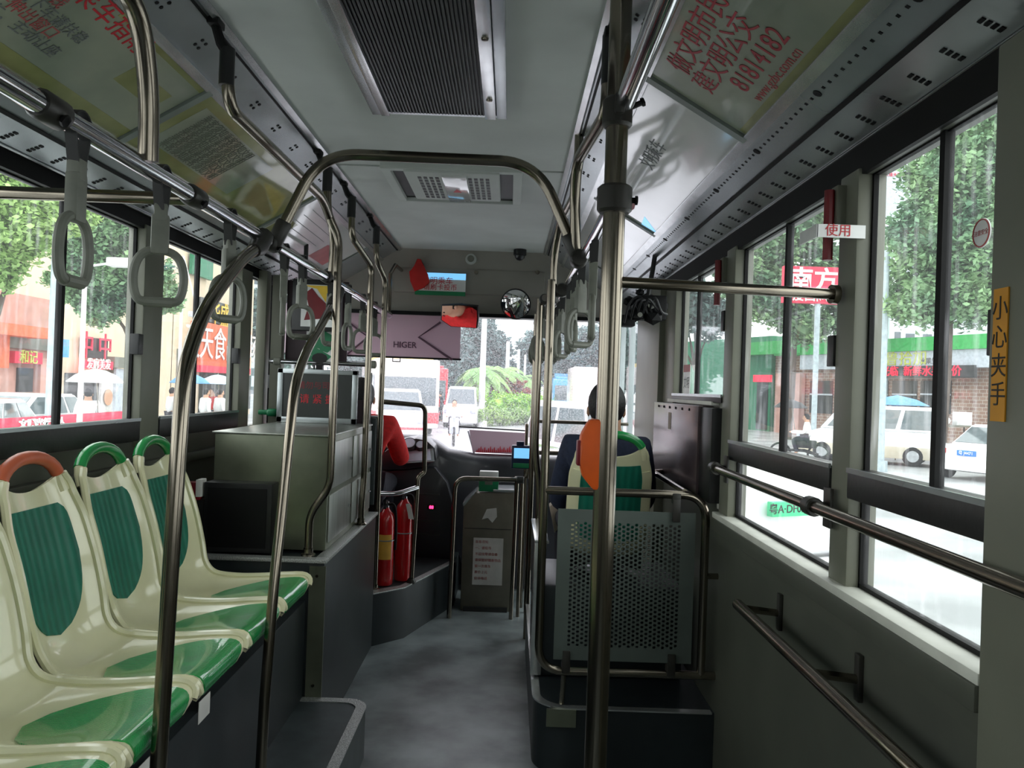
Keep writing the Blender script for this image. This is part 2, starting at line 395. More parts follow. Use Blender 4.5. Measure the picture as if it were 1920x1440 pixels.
# side walls: panel under the windows, header above
def wall(name, side):
    x = XR if side > 0 else XL; s = side; b = MB()
    if s > 0:
        b.box(x, x + 0.05, Y0, 5.02, -0.05, 1.05); b.box(x, x + 0.05, 3.15, 5.02, 1.05, 1.47)
        b.box(x, x + 0.05, Y0, 6.02, 2.045, 2.12)
    else:
        b.box(x - 0.05, x, Y0, 6.02, -0.05, 1.24); b.box(x - 0.05, x, Y0, 6.02, 2.075, 2.12)
    o = b.build(name, 'wall_olive', kind='structure')
    def tr(b, m):
        b.build('trim_%d' % TR[0], m, kind='structure'); TR[0] += 1
    b = MB(); b.box(x - s * 0.0, x - s * 0.012, Y0, 6.0 if s < 0 else 5.0, 2.045 if s > 0 else 2.073, 2.128); tr(b, 'black_rubber')
    if s > 0:
        b = MB(); b.box(x - 0.045, x + 0.02, 1.316, 3.05, 1.03, 1.052, 0.004); tr(b, 'sill_light')
        b = MB(); b.box(x - 0.05, x, 1.316, 3.05, 0.985, 1.031, 0.004); b.box(x - 0.03, x, 1.316, 3.05, 0.94, 0.985); tr(b, 'wall_olive')
        b = MB(); b.box(x - 0.03, x + 0.02, 3.17, 4.06, 1.46, 1.475); tr(b, 'sill_light')
    else:
        b = MB(); b.box(x, x + 0.03, Y0, 4.9, 1.12, 1.16, 0.004); tr(b, 'wall_olive')
    return o
wall('wall_right', 1); wall('wall_left', -1)
b = MB(); b.box(XL, XR, Y0 - 0.05, Y0, -0.05, 2.5); b.build('wall_back', 'wall_grey', kind='structure')
# pillars between the windows
def pillar(side, y0, y1, z0, z1=2.06, d=0.02, x=None):
    x = (XR if side > 0 else XL); b = MB(); b.box(x - side * d, x + side * 0.05, y0, y1, z0, z1, 0.006)
    o = b.build('trim_%d' % TR[0], 'pillar_beige', kind='structure'); TR[0] += 1; return o
RP = [(1.895, 2.0), (2.93, 3.05), (3.98, 4.24), (-0.25, -0.08), (-1.35, -1.18)]
for a, c in RP: pillar(1, a, c, 1.04)
pillar(1, 0.86, 1.315, 0.0, 2.1, 0.045)
LP = [(3.08, 3.25), (4.19, 4.36), (1.98, 2.15), (0.93, 1.10), (-0.16, 0.01), (-1.25, -1.08), (4.82, 4.92)]
for a, c in LP: pillar(-1, a, c, 1.22, 2.09)
# windows
WN = [1]
def window(side, y0, y1, zs, z1, zl=None, div=0.5, railh=0.07):
    x = (XR if side > 0 else XL) + side * 0.02; s = side
    w = struct('window_%d' % WN[0], (x, (y0 + y1) / 2, zs)); WN[0] += 1
    b = MB(); t = 0.009; ym = y0 + (y1 - y0) * div
    b.box(x - 0.006, x + 0.006, y0, y0 + t, zs, z1); b.box(x - 0.006, x + 0.006, y1 - t, y1, zs, z1); b.box(x - 0.006, x + 0.006, y0, y1, z1 - t, z1)
    b.box(x - s * 0.012, x + s * 0.008, ym - 0.0095, ym + 0.0095, zs, z1)
    b.build('window_frame', 'black_rubber', w)
    b = MB(); b.box(x - s * 0.045, x + s * 0.02, y0, y1, zs - railh, zs, 0.005); b.build('bottom_rail', 'black_plastic', w)
    b = MB(); b.box(x - s * 0.047, x - s * 0.04, y0, y1, zs - 0.008, zs + 0.004); b.build('rail_edge', 'alu_strip', w)
    b = MB(); b.box(x - 0.002, x + 0.002, y0, ym, zs, z1); b.build('pane', 'side_glass', w)
    b = MB(); b.box(x + s * 0.006 - 0.002, x + s * 0.006 + 0.002, ym, y1, zs, z1); b.build('pane', 'side_glass', w)
    if zl:
        b = MB(); b.box(x - 0.002, x + 0.002, y0, y1, zl, zs - railh); b.build('pane', 'side_glass', w)
        b = MB(); b.box(x - 0.01, x + 0.01, y0, y1, zl, zl + 0.012); b.box(x - 0.01, x + 0.01, y0, y0 + 0.008, zl, zs - railh); b.box(x - 0.01, x + 0.01, y1 - 0.008, y1, zl, zs - railh); b.build('gasket', 'black_rubber', w)
    b = MB(); yl = y1 - 0.02 if s < 0 else y0 + 0.02
    b.box(x - s * 0.045, x - s * 0.01, yl - 0.02, yl + 0.02, zs + 0.2 + 0.05, zs + 0.33, 0.003); b.build('latch', 'black_plastic', w)
    return w
window(1, 2.0, 2.93, 1.334, 2.05, 1.05, 0.50); window(1, 1.315, 1.895, 1.334, 2.05, 1.05, 0.45)
window(1, 3.05, 3.98, 1.50, 2.05, None, 0.62, 0.03)
window(1, -0.08, 0.86, 1.334, 2.05, 1.05); window(1, -1.18, -0.25, 1.334, 2.05, 1.05); window(1, -2.5, -1.35, 1.334, 2.05, 1.05)
for a, c in ((3.25, 4.19), (2.15, 3.08), (1.10, 1.98), (0.01, 0.93), (-1.08, -0.16), (-2.5, -1.25)): window(-1, a, c, 1.33, 2.078, None, 0.46, 0.085)
window(-1, 4.36, 4.82, 1.20, 2.078, None, 0.95, 0.03); window(-1, 4.92, 5.95, 1.24, 2.078, None, 0.5, 0.03)
# windscreen with its frame, lower nose
w = struct('window_%d' % WN[0], (-0.31, Y1, 0.95)); WN[0] += 1
b = MB(); b.box(XL, XR, Y1 - 0.003, Y1 + 0.003, 0.86, 2.2); b.build('pane', 'windshield_glass', w)
b = MB(); b.box(XL, XR, Y1 - 0.03, Y1 + 0.02, 2.03, 2.2); b.box(XL - 0.02, XL + 0.03, Y1 - 0.03, Y1 + 0.02, 0.8, 2.2); b.box(0.80, XR + 0.02, Y1 - 0.03, Y1 + 0.02, 0.5, 2.2); b.box(XL, XR, Y1 - 0.02, Y1 + 0.02, 0.82, 0.87); b.build('window_frame', 'black_rubber', w)
b = MB(); b.box(XL - 0.05, XR + 0.05, Y1 - 0.02, Y1 + 0.08, -0.4, 0.84); b.build('wall_front', 'dash_black', kind='structure')
# header box over the windscreen
hd = struct('wall_front_header', (-0.31, 5.66, 2.02)); hd.name = 'trim_%d' % TR[0]; TR[0] += 1
b = MB(); b.prism([(XL, 5.66, 2.02), (XL, 5.64, 2.30), (XL, 5.60, 2.5), (XL, 6.0, 2.5), (XL, 6.0, 2.02)], (XR - XL, 0, 0)); b.build('header_panel', 'header_grey', hd)
b = MB(); a0 = at(740, 500, y=5.63); a1 = at(1020, 562, y=5.63); b.box(a0.x, a1.x, 5.625, 5.66, a1.z + 0.02, a0.z, 0.012); b.build('hatch_door', 'header_grey', hd)
for px in (893, 1008):
    p = at(px, 511, y=5.62); b = MB(); b.cyl(p, p - Vector((0, 0.008, 0)), 0.014, 12); b.build('lock', 'steel', hd)
b = MB(); b.box(XL, XR, 5.62, 5.66, 2.0, 2.025); b.build('lip', 'black_rubber', hd)
# front door: pillar panel and glazed door leaf on the right
b = MB(); b.box(0.79, 0.86, 4.24, 4.98, 0.0, 2.1, 0.006); b.build('trim_%d' % TR[0], 'pillar_beige', kind='structure'); TR[0] += 1
dr = struct('door_1', (0.84, 5.5, 0.0))
b = MB(); b.box(0.838, 0.842, 5.04, 5.96, 0.05, 2.04); b.build('pane', 'door_glass', dr)
b = MB(); b.box(0.82, 0.86, 5.0, 5.05, 0.0, 2.1); b.box(0.82, 0.86, 5.95, 6.0, 0.0, 2.1); b.box(0.82, 0.86, 5.48, 5.52, 0.0, 2.1); b.box(0.82, 0.86, 5.0, 6.0, 2.04, 2.1); b.build('door_frame', 'alu_strip', dr)

# ---------------------------------------------------------------- ceiling fittings
g = thing('air_intake_grille', (-0.28, 2.0, 2.44), 'long black ribbed air intake grille in a silver frame on the ceiling', 'ceiling grille')
b = MB(); X0, X1, GY0, GY1 = -0.515, -0.045, 0.55, 2.76
b.box(X0, X0 + 0.035, GY0, GY1, 2.44, 2.47, 0.003); b.box(X1 - 0.035, X1, GY0, GY1, 2.44, 2.47, 0.003); b.box(X0, X1, GY1 - 0.02, GY1, 2.445, 2.47); b.box(X0, X1, GY0, GY0 + 0.02, 2.445, 2.47)
b.build('frame', 'alu_strip', g)
b = MB(); b.box(X0 + 0.035, X0 + 0.065, GY0, GY1 - 0.02, 2.43, 2.468, 0.002); b.box(X1 - 0.075, X1 - 0.037, GY0, GY1 - 0.02, 2.43, 2.468, 0.002); b.build('inner_rail', 'alu_bright', g)
b = MB(); xa, xb = X0 + 0.065, X1 - 0.075; n = 30
for i in range(n):
    x = xa + (xb - xa) * (i + 0.5) / n; b.tube([(x, GY0 + 0.02, 2.447), (x, GY1 - 0.02, 2.447)], 0.0042, 6)
b.box(xa, xb, GY0 + 0.02, GY1 - 0.02, 2.455, 2.468); b.build('ribbed_mat', 'black_plastic', g)
for y in (2.55, 2.1, 1.65, 1.2):
    b = MB(); b.lathe([(0, -0.006), (0.009, -0.005), (0.011, 0), (0.011, 0.002)], (X1 - 0.055, y, 2.43), 12); b.build('screw', 'steel', g)
# evaporator outlet further forward
g = thing('air_outlet_unit', (-0.27, 3.74, 2.43), 'cream air outlet with two slotted grilles and a clear centre lamp on the ceiling', 'air vent')
def frame(b, x0, x1, y0, y1, z0, z1, t, bev=0.004):
    b.box(x0, x1, y0, y0 + t, z0, z1, bev); b.box(x0, x1, y1 - t, y1, z0, z1, bev); b.box(x0, x0 + t, y0 + t, y1 - t, z0, z1, bev); b.box(x1 - t, x1, y0 + t, y1 - t, z0, z1, bev)
b = MB(); frame(b, -0.60, 0.02, 3.42, 4.06, 2.435, 2.47, 0.04); b.build('bezel', 'ceiling_grey', g)
b = MB(); b.box(-0.565, -0.015, 3.455, 4.025, 2.455, 2.469); b.build('recess', 'strap_dark', g)
b = MB(); b.box(-0.50, -0.08, 3.43, 3.93, 2.425, 2.46, 0.008); b.build('louvre_panel', 'ceiling_grey', g)
for xc in (-0.40, -0.175):
    b = MB()
    for i in range(4):
        for j in range(8): b.box(xc - 0.045 + i * 0.026, xc - 0.045 + i * 0.026 + 0.016, 3.5 + j * 0.05, 3.5 + j * 0.05 + 0.034, 2.4235, 2.427)
    b.build('louvre_slots', 'strap_dark', g)
b = MB(); b.box(-0.335, -0.225, 3.46, 3.92, 2.415, 2.43, 0.006); b.build('lamp_cover', 'clear_cover', g)
b = MB(); b.prism([(-0.30, 3.72, 2.4145), (-0.26, 3.72, 2.4145), (-0.28, 3.66, 2.4145)], (0, 0, -0.001)); b.build('red_mark', 'red_ink', g)

# ---------------------------------------------------------------- poster panels in the coves
def poster(side, y0, y1, m, label, lines=()):
    p, d, n = on(side, 1, 0.5, (y0 + y1) / 2, 0.0)
    root = thing('poster_panel', p, label, 'poster', 'advertising panels in the ceiling coves')
    P = lambda t, y, l: on(side, 1, t, y, l)[0]
    def sheet(t0, t1, ya, yb, l0, l1, nm, mm):
        b = MB(); b.prism([P(t0, ya, l0), P(t1, ya, l0), P(t1, ya, l1), P(t0, ya, l1)], (0, yb - ya, 0)); return b.build(nm, mm, root)
    sheet(0.04, 0.96, y0 + 0.02, y1 - 0.02, 0.001, 0.004, 'sheet', m)
    for yy in (y1,):
        b = MB(); q = yy - 0.016; b.prism([P(0.0, q, 0.001), P(1, q, 0.001), P(1, q, 0.012), P(0, q, 0.012)], (0, 0.032, 0)); b.build('joint_bar', 'joint_grey', root)
    b = MB()
    for t in (0.02, 0.98): b.prism([P(t - 0.02, y0, 0.002), P(t + 0.02, y0, 0.002), P(t + 0.02, y0, 0.011), P(t - 0.02, y0, 0.011)], (0, y1 - y0, 0))
    b.build('edge_strip', 'alu_bright', root)
    for args in lines:
        s, size, mm, t, y, al = args
        text(s, size, mm, root, P(t, y, 0.0052), (0, -side, 0), -on(side, 1, 0, 0)[1], 0.0004, align=al)
    return root, sheet
r, sh = poster(1, 0.80, 2.19, 'poster_pale_shaded', 'pale ceiling poster with large red slogan and phone number, nearest on the right',
    [('做文明市民', 0.08, 'slogan_red', 0.22, 2.055, 'LEFT'), ('建文明公交', 0.08, 'slogan_red', 0.46, 2.07, 'LEFT'), ('81814182', 0.078, 'slogan_red', 0.68, 1.96, 'LEFT'), ('www.gzbc.com.cn', 0.04, 'pink_ink', 0.84, 1.96, 'LEFT')])
sh(0.9, 0.958, 0.84, 2.16, 0.004, 0.0046, 'green_margin', 'poster_green_shaded')
r, sh = poster(1, 2.19, 3.56, 'poster_white', 'glossy white ceiling poster with a red picture and blue corner, middle of the right side')
b = MB(); c = on(1, 1, 0.34, 3.38, 0.0045)
b.prism([c[0] + c[1] * (0.07 * math.sin(a)) + Vector((0, 0.13 * math.cos(a), 0)) for a in [k * PI / 8 for k in range(16)]], c[2] * 0.0006); b.build('red_picture', 'pink_ink', r)
b = MB(); c = on(1, 1, 0.72, 3.4, 0.0045); b.prism([c[0], c[0] + c[1] * 0.09 + Vector((0, .12, 0)), c[0] + c[1] * 0.01 + Vector((0, .13, 0))], c[2] * 0.0006); b.build('blue_corner', 'screen_blue', r)
text('文明乘车', 0.07, 'grey_ink', r, on(1, 1, 0.4, 2.7, 0.0052)[0], (0, -1, 0), -on(1, 1, 0, 0)[1], 0.0004)
poster(1, 3.56, 4.93, 'poster_white', 'plain glossy white ceiling poster, farthest forward on the right side')
rows = []
for i, s in enumerate(['上车请投币，自备零钱', '前门上车，后门下车请扶稳', '请勿将头手伸出窗口', '文明乘车，主动让座']):
    rows.append((s, 0.042, 'pink_ink' if i % 2 == 0 else 'grey_ink', 0.32 + i * 0.11, 1.36 + 0.06 * i, 'LEFT'))
r, sh = poster(-1, 1.05, 2.42, 'poster_pale_shaded', 'pale green ceiling poster with red heading over rows of small print, nearest on the left',
    [('乘车指南', 0.08, 'red_ink', 0.15, 1.75, 'LEFT')] + rows + [('安全第一  礼貌待人', 0.04, 'red_ink', 0.86, 1.4, 'LEFT')])
sh(0.82, 0.958, 1.08, 2.4, 0.004, 0.0046, 'green_margin', 'poster_green_shaded'); sh(0.05, 0.1, 1.9, 2.4, 0.004, 0.0046, 'green_margin', 'poster_green_shaded'); sh(0.30, 0.52, 2.12, 2.34, 0.004, 0.0044, 'green_patch', 'poster_green_shaded')
r, sh = poster(-1, 2.42, 3.75, 'poster_green_shaded', 'yellow-green ceiling poster of small grey rows, middle of the left side',
    [('乘客须知乘客须知文明', 0.045, 'faint_ink', 0.25 + k * 0.12, 2.55, 'LEFT') for k in range(5)])
sh(0.16, 0.8, 2.5, 3.2, 0.004, 0.0044, 'pale_field', 'poster_pale_shaded')
r, sh = poster(-1, 3.75, 5.1, 'poster_white', 'white ceiling poster with a yellow corner and red block, farthest forward on the left side')
sh(0.55, 0.95, 3.8, 4.0, 0.004, 0.0046, 'yellow_corner', 'poster_green_shaded'); sh(0.5, 0.9, 4.6, 4.95, 0.004, 0.0046, 'red_block', 'pink_ink')
for k in range(4): sh(0.2 + 0.15 * k, 0.21 + 0.15 * k, 3.9, 4.5, 0.004, 0.0048, 'ruled_line', 'grey_ink')

# ================================================================ raised platforms
pl = thing('seat_plinth', (-1.13, 1.0, 0.0), 'dark slate plinth carrying the row of green seats on the left', 'platform')
b = MB(); b.box(XL + 0.001, -0.81, Y0 + 0.01, 3.255, 0.0, 0.60, 0.006); b.build('body', 'slate_panel', pl)
b = MB(); b.box(XL + 0.01, -0.86, Y0, 3.25, 0.60, 0.665); b.build('seat_beam', 'strap_dark', pl)
p = at(382, 1327, x=-0.81); b = MB(); b.box(-0.8095, -0.808, p.y - 0.04, p.y + 0.04, p.z - 0.03, p.z + 0.03); b.build('paper_sticker', 'paper', pl, label='square white paper sticker')
p = at(270, 1420, x=-0.81); b = MB(); b.box(-0.8095, -0.808, p.y - 0.035, p.y + 0.035, p.z - 0.07, p.z - 0.01); b.build('paper_sticker', 'paper', pl)
st = thing('aisle_step', (-0.675, 2.0, 0.0), 'low dark step with a silver tread edge below the left seats', 'step')
def round_poly(x0, x1, y0, y1, r, corner, z):
    pts = [(x0, y0, z), (x1, y0, z)]
    if corner == 'fr': pts += [(x1 - r + r * math.cos(a), y1 - r + r * math.sin(a), z) for a in [PI / 2 * k / 8 for k in range(9)]] + [(x0, y1, z)]
    return pts
b = MB(); b.prism(round_poly(-0.81, -0.535, 0.2, 3.25, 0.085, 'fr', 0.0), (0, 0, 0.195)); b.build('body', 'slate_top', st)
b = MB(); b.prism(round_poly(-0.81, -0.535, 0.2, 3.25, 0.085, 'fr', 0.193), (0, 0, 0.006)); b.build('top_mat', 'slate_top', st)
b = MB(); outer = round_poly(-0.81, -0.532, 0.2, 3.253, 0.088, 'fr', 0.199)[1:]; inner = round_poly(-0.81, -0.573, 0.2, 3.213, 0.06, 'fr', 0.199)[1:]
rows = [outer, inner]; bb = MB(); bb.slab([[Vector(p) for p in outer], [Vector(p) for p in inner]], 0.004)
bb.build('tread_edge', 'alu_tread', st)
b.bm.free()
# driver side equipment platform
ep = thing('equipment_platform', (-1.1, 3.9, 0.0), 'tall slate platform with silver edging under the steel cabinet', 'platform')
b = MB(); b.box(XL + 0.001, -0.74, 3.26, 4.51, 0.0, 0.755, 0.004); b.build('body', 'slate_panel', ep)
b = MB(); b.box(-0.80, -0.733, 3.253, 3.262, 0.2, 0.74); b.build('corner_plate', 'cabinet_steel', ep, label='grey metal corner plate with screws')
b = MB(); b.box(XL + 0.001, -0.73, 3.25, 3.30, 0.752, 0.768, 0.003); b.box(-0.785, -0.73, 3.30, 4.515, 0.752, 0.768, 0.003); b.build('edge_trim', 'alu_tread', ep)
for z in (0.70, 0.25): b = MB(); b.cyl((-0.768, 3.253, z), (-0.768, 3.249, z), 0.006, 8); b.build('screw', 'steel', ep)
# drivers platform with slanted front
dp = thing('driver_platform', (-0.9, 5.2, 0.0), 'low slate platform with worn silver edge under the fire extinguishers', 'platform')
poly = [(XL + 0.001, 4.515), (-0.74, 4.515), (-0.58, 4.68), (-0.335, 5.42), (-0.335, 5.99), (XL + 0.001, 5.99)]
b = MB(); b.prism([(x, y, 0.0) for x, y in poly], (0, 0, 0.29)); b.build('body', 'slate_panel', dp)
b = MB(); b.prism([(x, y, 0.29) for x, y in poly], (0, 0, 0.004)); b.build('top_mat', 'slate_top', dp)
b = MB(); e = [Vector((x, y, 0.296)) for x, y in poly[1:4]]; ins = [Vector((-0.80, 4.55, 0.296)), Vector((-0.615, 4.715, 0.296)), Vector((-0.375, 5.42, 0.296))]
b.slab([e, ins], 0.006); b.build('edge_trim', 'alu_tread', dp)
# right wheel arch platform
rp = thing('wheel_arch_platform', (0.5, 3.8, 0.0), 'black rounded platform with silver lip under the front passenger seat', 'platform')
def rpoly(x0, y0, z, r, y1=4.55, x1=XR - 0.001):
    return [(x0 + r - r * math.sin(a), y0 + r - r * math.cos(a), z) for a in [PI / 2 * k / 8 for k in range(9)]] + [(x0, y1, z), (x1, y1, z), (x1, y0, z)]
b = MB(); b.prism(rpoly(0.137, 3.085, 0.0, 0.13), (0, 0, 0.26)); b.build('body', 'slate_panel', rp)
o1 = rpoly(0.132, 3.08, 0.262, 0.135); i1 = rpoly(0.165, 3.113, 0.262, 0.11)
b = MB(); oo = [o1[-1]] + o1[:10]; ii = [i1[-1]] + i1[:10]; oo[0] = (XR - 0.01, 3.08, 0.262); ii[0] = (XR - 0.01, 3.113, 0.262)
b.slab([oo, ii], 0.006); b.build('edge_trim', 'alu_bright', rp)
b = MB(); b.box(0.14, 0.785, 3.42, 3.97, 0.26, 0.655, 0.02); b.build('raised_box', 'slate_panel', rp)
b = MB(); b.box(0.128, 0.175, 3.40, 3.43, 0.27, 0.84, 0.004); b.box(0.128, 0.19, 3.40, 3.975, 0.835, 0.85, 0.003); b.build('corner_edge', 'alu_bright', rp)
b = MB(); b.box(0.132, 0.15, 3.43, 3.97, 0.6, 0.84); b.build('side_panel', 'slate_panel', rp)
b = MB(); b.box(0.185, 0.30, 3.074, 3.086, 0.19, 0.258); b.build('bracket', 'cabinet_steel', rp)
# dark heater panel on the right wall under the small window
hp = thing('heater_panel', (0.79, 3.7, 1.09), 'dark glossy metal wall panel under the small front right window', 'panel')
b = MB(); b.box(0.775, 0.838, 3.24, 4.235, 1.09, 1.455, 0.004); b.build('cover', 'heater_panel', hp)
b = MB(); b.box(0.785, 0.838, 3.06, 3.238, 1.08, 1.45, 0.004); b.build('side_box', 'black_plastic', hp)
for k in range(6): b = MB(); b.cyl((0.775, 3.4 + k * 0.14, 1.435), (0.771, 3.4 + k * 0.14, 1.435), 0.006, 8); b.build('screw', 'black_rubber', hp)
b = MB(); b.box(0.7735, 0.7755, 3.78, 3.84, 1.33, 1.41); b.build('small_sticker', 'newsprint', hp)
# ================================================================ rails and poles
RZ = 1.952; RLX = -0.81
def collar(b, c, axis, r=0.03, h=0.06):
    c = Vector(c); a = Vector(axis).normalized() * h / 2
    b.tube([c - a, c - a * 0.8, c + a * 0.8, c + a], [r * 0.85, r, r, r * 0.85], 14)
def clamp_part(root, c, axis, r=0.03, h=0.06, bolt=None):
    b = MB(); collar(b, c, axis, r, h); o = b.build('clamp', 'clamp_dark', root)
    if bolt is not None:
        b = MB(); q = Vector(c) + Vector(bolt); b.cyl(Vector(c), q, 0.007, 8); b.cyl(q - Vector(bolt).normalized() * 0.006, q, 0.011, 6); b.build('bolt', 'black_rubber', o)
    return o
g = thing('overhead_rail', (RLX, 2.5, RZ), 'long shiny overhead grab rail carrying the straps along the left side', 'handrail')
b = MB(); b.tube([(RLX, -1.6, RZ), (RLX, 5.18, RZ)], 0.0195, 20); b.build('rail_tube', 'chrome', g)
b = MB(); b.ball((RLX, 5.19, RZ), 0.02); b.build('end_cap', 'chrome', g)
for y in (1.36, 1.98, 2.62, 3.42): clamp_part(g, (RLX, y, RZ), (0, 1, 0), 0.027, 0.075, (0.03, 0, -0.02))
b = MB(); b.tube([(RLX - 0.01, 1.98, RZ - 0.006), (XL + 0.02, 1.98, RZ - 0.006)], 0.0165, 14); b.cyl((XL + 0.05, 1.98, RZ - 0.006), (XL, 1.98, RZ - 0.006), 0.035, 16); b.build('wall_brace', 'steel', g)
b = MB(); b.tube([(RLX, 5.16, RZ), (RLX, 5.16, 2.22), (-0.80, 5.3, 2.30), (-0.8, 5.6, 2.31)], 0.013, 10); b.build('front_hanger', 'steel', g)
g = thing('overhead_rail', (0.23, 3.3, RZ - 0.008), 'overhead grab rail crowded with straps running forward from the big right pole', 'handrail')
b = MB(); b.tube([(0.232, 1.88, RZ), (0.232, 5.0, RZ)], 0.018, 18); b.build('rail_tube', 'chrome', g)
for y in (2.65, 3.5): clamp_part(g, (0.215, y, RZ - 0.01), (0, 1, 0), 0.03, 0.07)
g = thing('overhead_rail', (0.16, 4.6, RZ), 'short overhead rail with a few straps near the fare box', 'handrail')
b = MB(); b.tube([(0.155, 3.85, RZ - 0.005), (0.155, 5.35, RZ - 0.005)], 0.017, 16); b.build('rail_tube', 'chrome', g); clamp_part(g, (0.155, 3.93, RZ - 0.005), (0, 1, 0), 0.027, 0.06)
g = thing('overhead_rail', (0.245, 1.0, 2.18), 'thick upper grab rail coming from behind to the top of the big right pole', 'handrail')
b = MB(); b.tube([(0.247, -1.2, 2.185), (0.247, 1.85, 2.185)], 0.024, 20); b.build('rail_tube', 'chrome', g)
b = MB(); b.tube([(0.247, -1.2, 2.185), (0.247, -1.2, 2.46)], 0.02, 14); b.build('hanger', 'steel', g)

# big right pole
PX_, PY_ = 0.233, 1.88
g = thing('grab_pole', (PX_, PY_, 0.0), 'thick steel pole in the right foreground with an orange pad on it', 'pole', 'floor to ceiling poles')
b = MB(); b.tube([(PX_, PY_, 0.0), (PX_, PY_, 2.46)], 0.0265, 24); b.build('pole_tube', 'steel', g)
b = MB(); b.lathe([(0, 0), (0.06, 0), (0.06, 0.008), (0.035, 0.02), (0.028, 0.05)], (PX_, PY_, 0.0), 20); b.build('floor_flange', 'steel', g)
clamp_part(g, (PX_, PY_, 2.165), (0, 0, 1), 0.036, 0.07, (0.062, 0, 0.03)); clamp_part(g, (PX_, PY_, 1.958), (0, 0, 1), 0.042, 0.065, (0.055, 0, 0))
b = MB(); b.box(PX_ - 0.012, PX_ + 0.012, 1.83, 1.90, 2.15, 2.2, 0.008); b.build('rail_socket', 'clamp_dark', g)
bp = thing('orange_bell_pad', (PX_, PY_, 1.31), 'orange plastic housing fixed to the left of the big right pole', 'push button housing')
q = lambda px, py: at(px, py, y=PY_ - 0.02)
pts = [q(1106, 787), q(1150, 785), q(1148, 918), q(1113, 920), q(1093, 895), q(1088, 870), q(1087, 835), q(1090, 815)]
b = MB(); b.prism([p for p in pts], (0, 0.045, 0), 0.008); b.build('housing', 'orange_plastic', bp)
b = MB(); p = q(1089, 850); b.box(p.x - 0.008, p.x + 0.012, 1.862, 1.9, p.z - 0.03, p.z + 0.03, 0.004); b.build('side_button', 'dark_red', bp)
# cross bar from the pole to the right pillar
g = thing('cross_bar', (0.52, 1.94, 1.765), 'horizontal steel bar between the big right pole and the window pillar', 'handrail')
b = MB(); b.tube([(PX_ + 0.02, PY_, 1.762), (0.81, 1.965, 1.762)], 0.0135, 16); b.build('bar_tube', 'steel', g)
b = MB(); b.cyl((0.79, 1.963, 1.762), (0.806, 1.965, 1.762), 0.024, 14); b.build('wall_flange', 'steel', g)

def sleeve_top(root, mx, my, dz=0.0, dx=0.0):
    """black ceiling mount and sleeve at the cove edge"""
    b = MB(); b.box(mx - 0.014, mx + 0.018, my - 0.035, my + 0.02, 2.44, 2.468, 0.005); b.tube([(mx, my - 0.01, 2.45), (mx + dx * 0.5, my, 2.40), (mx + dx, my + 0.01, 2.38)], [0.012, 0.014, 0.016], 10)
    b.build('ceiling_mount', 'black_rubber', root)
    b = MB(); b.tube([(mx + dx, my + 0.01, 2.39), (mx + dx, my + 0.01, 2.29)], 0.0205, 14); b.build('sleeve', 'black_plastic', root)
# pole A : hangs, runs forward, drops to the left rail
g = thing('ceiling_hanger_rail', (-0.78, 2.6, RZ), 'bent steel rail hanging from a black ceiling mount left of the intake grille', 'handrail')
sleeve_top(g, -0.825, 2.12, dx=0.03)
b = MB(); b.tube(fillet([(-0.795, 2.13, 2.36), (-0.79, 2.14, 2.235), (-0.775, 3.14, 2.235), (-0.785, 3.42, 2.15), (-0.795, 3.44, RZ)], 0.09), 0.0175, 14); b.build('rail_tube', 'steel', g)
# near hanger on the left
g = thing('ceiling_hanger_rail', (-0.79, 1.0, RZ), 'thick bent steel rail dropping to the left grab rail in the top left corner', 'handrail')
b = MB(); b.tube(fillet([(-0.775, 0.2, 2.36), (-0.775, 0.3, 2.235), (-0.78, 1.60, 2.255), (-0.79, 1.68, 2.1), (-0.797, 1.70, RZ + 0.01)], 0.12), 0.021, 16); b.build('rail_tube', 'steel', g)
sleeve_top(g, -0.80, 0.19, dx=0.025)
# pole B : long stanchion to the platform
def dropper(mx, my, vy, zf, jog, label, vx=-0.765, fx=-0.825, zh=2.20):
    g = thing('drop_pole', (vx, vy, zf), label, 'pole', 'bent poles along the left partition')
    sleeve_top(g, mx, my, dx=0.04)
    path = [(mx + 0.04, my + 0.01, 2.36), (mx + 0.045, my + 0.01, zh), (vx, vy, zh - 0.09), (vx, vy, 1.34)]
    if jog: path += [(vx, vy, jog), (fx, vy - 0.01, jog - 0.12), (fx, vy - 0.01, zf + 0.01)]
    else: path += [(vx, vy, zf + 0.01)]
    b = MB(); b.tube(fillet(path, 0.05), 0.0165, 14); b.build('pole_tube', 'steel', g)
    e = Vector((fx if jog else vx, vy - (0.01 if jog else 0), zf))
    b = MB(); b.lathe([(0, 0.0), (0.03, 0.0), (0.03, 0.006), (0.021, 0.012), (0.02, 0.03)], e, 14); b.build('foot', 'steel', g)
    return g
dropper(-0.83, 3.27, 3.335, 0.768, 1.06, 'bent steel pole footed on the platform corner in front of the steel cabinet', vx=-0.745, fx=-0.825)
dropper(-0.83, 3.77, 4.10, 0.768, 1.0, 'bent steel pole footed between the two cabinet doors', vx=-0.742, fx=-0.748)
dropper(-0.83, 4.47, 4.62, 0.296, None, 'straight lower steel pole at the front end of the cabinet beside the extinguishers', vx=-0.752)
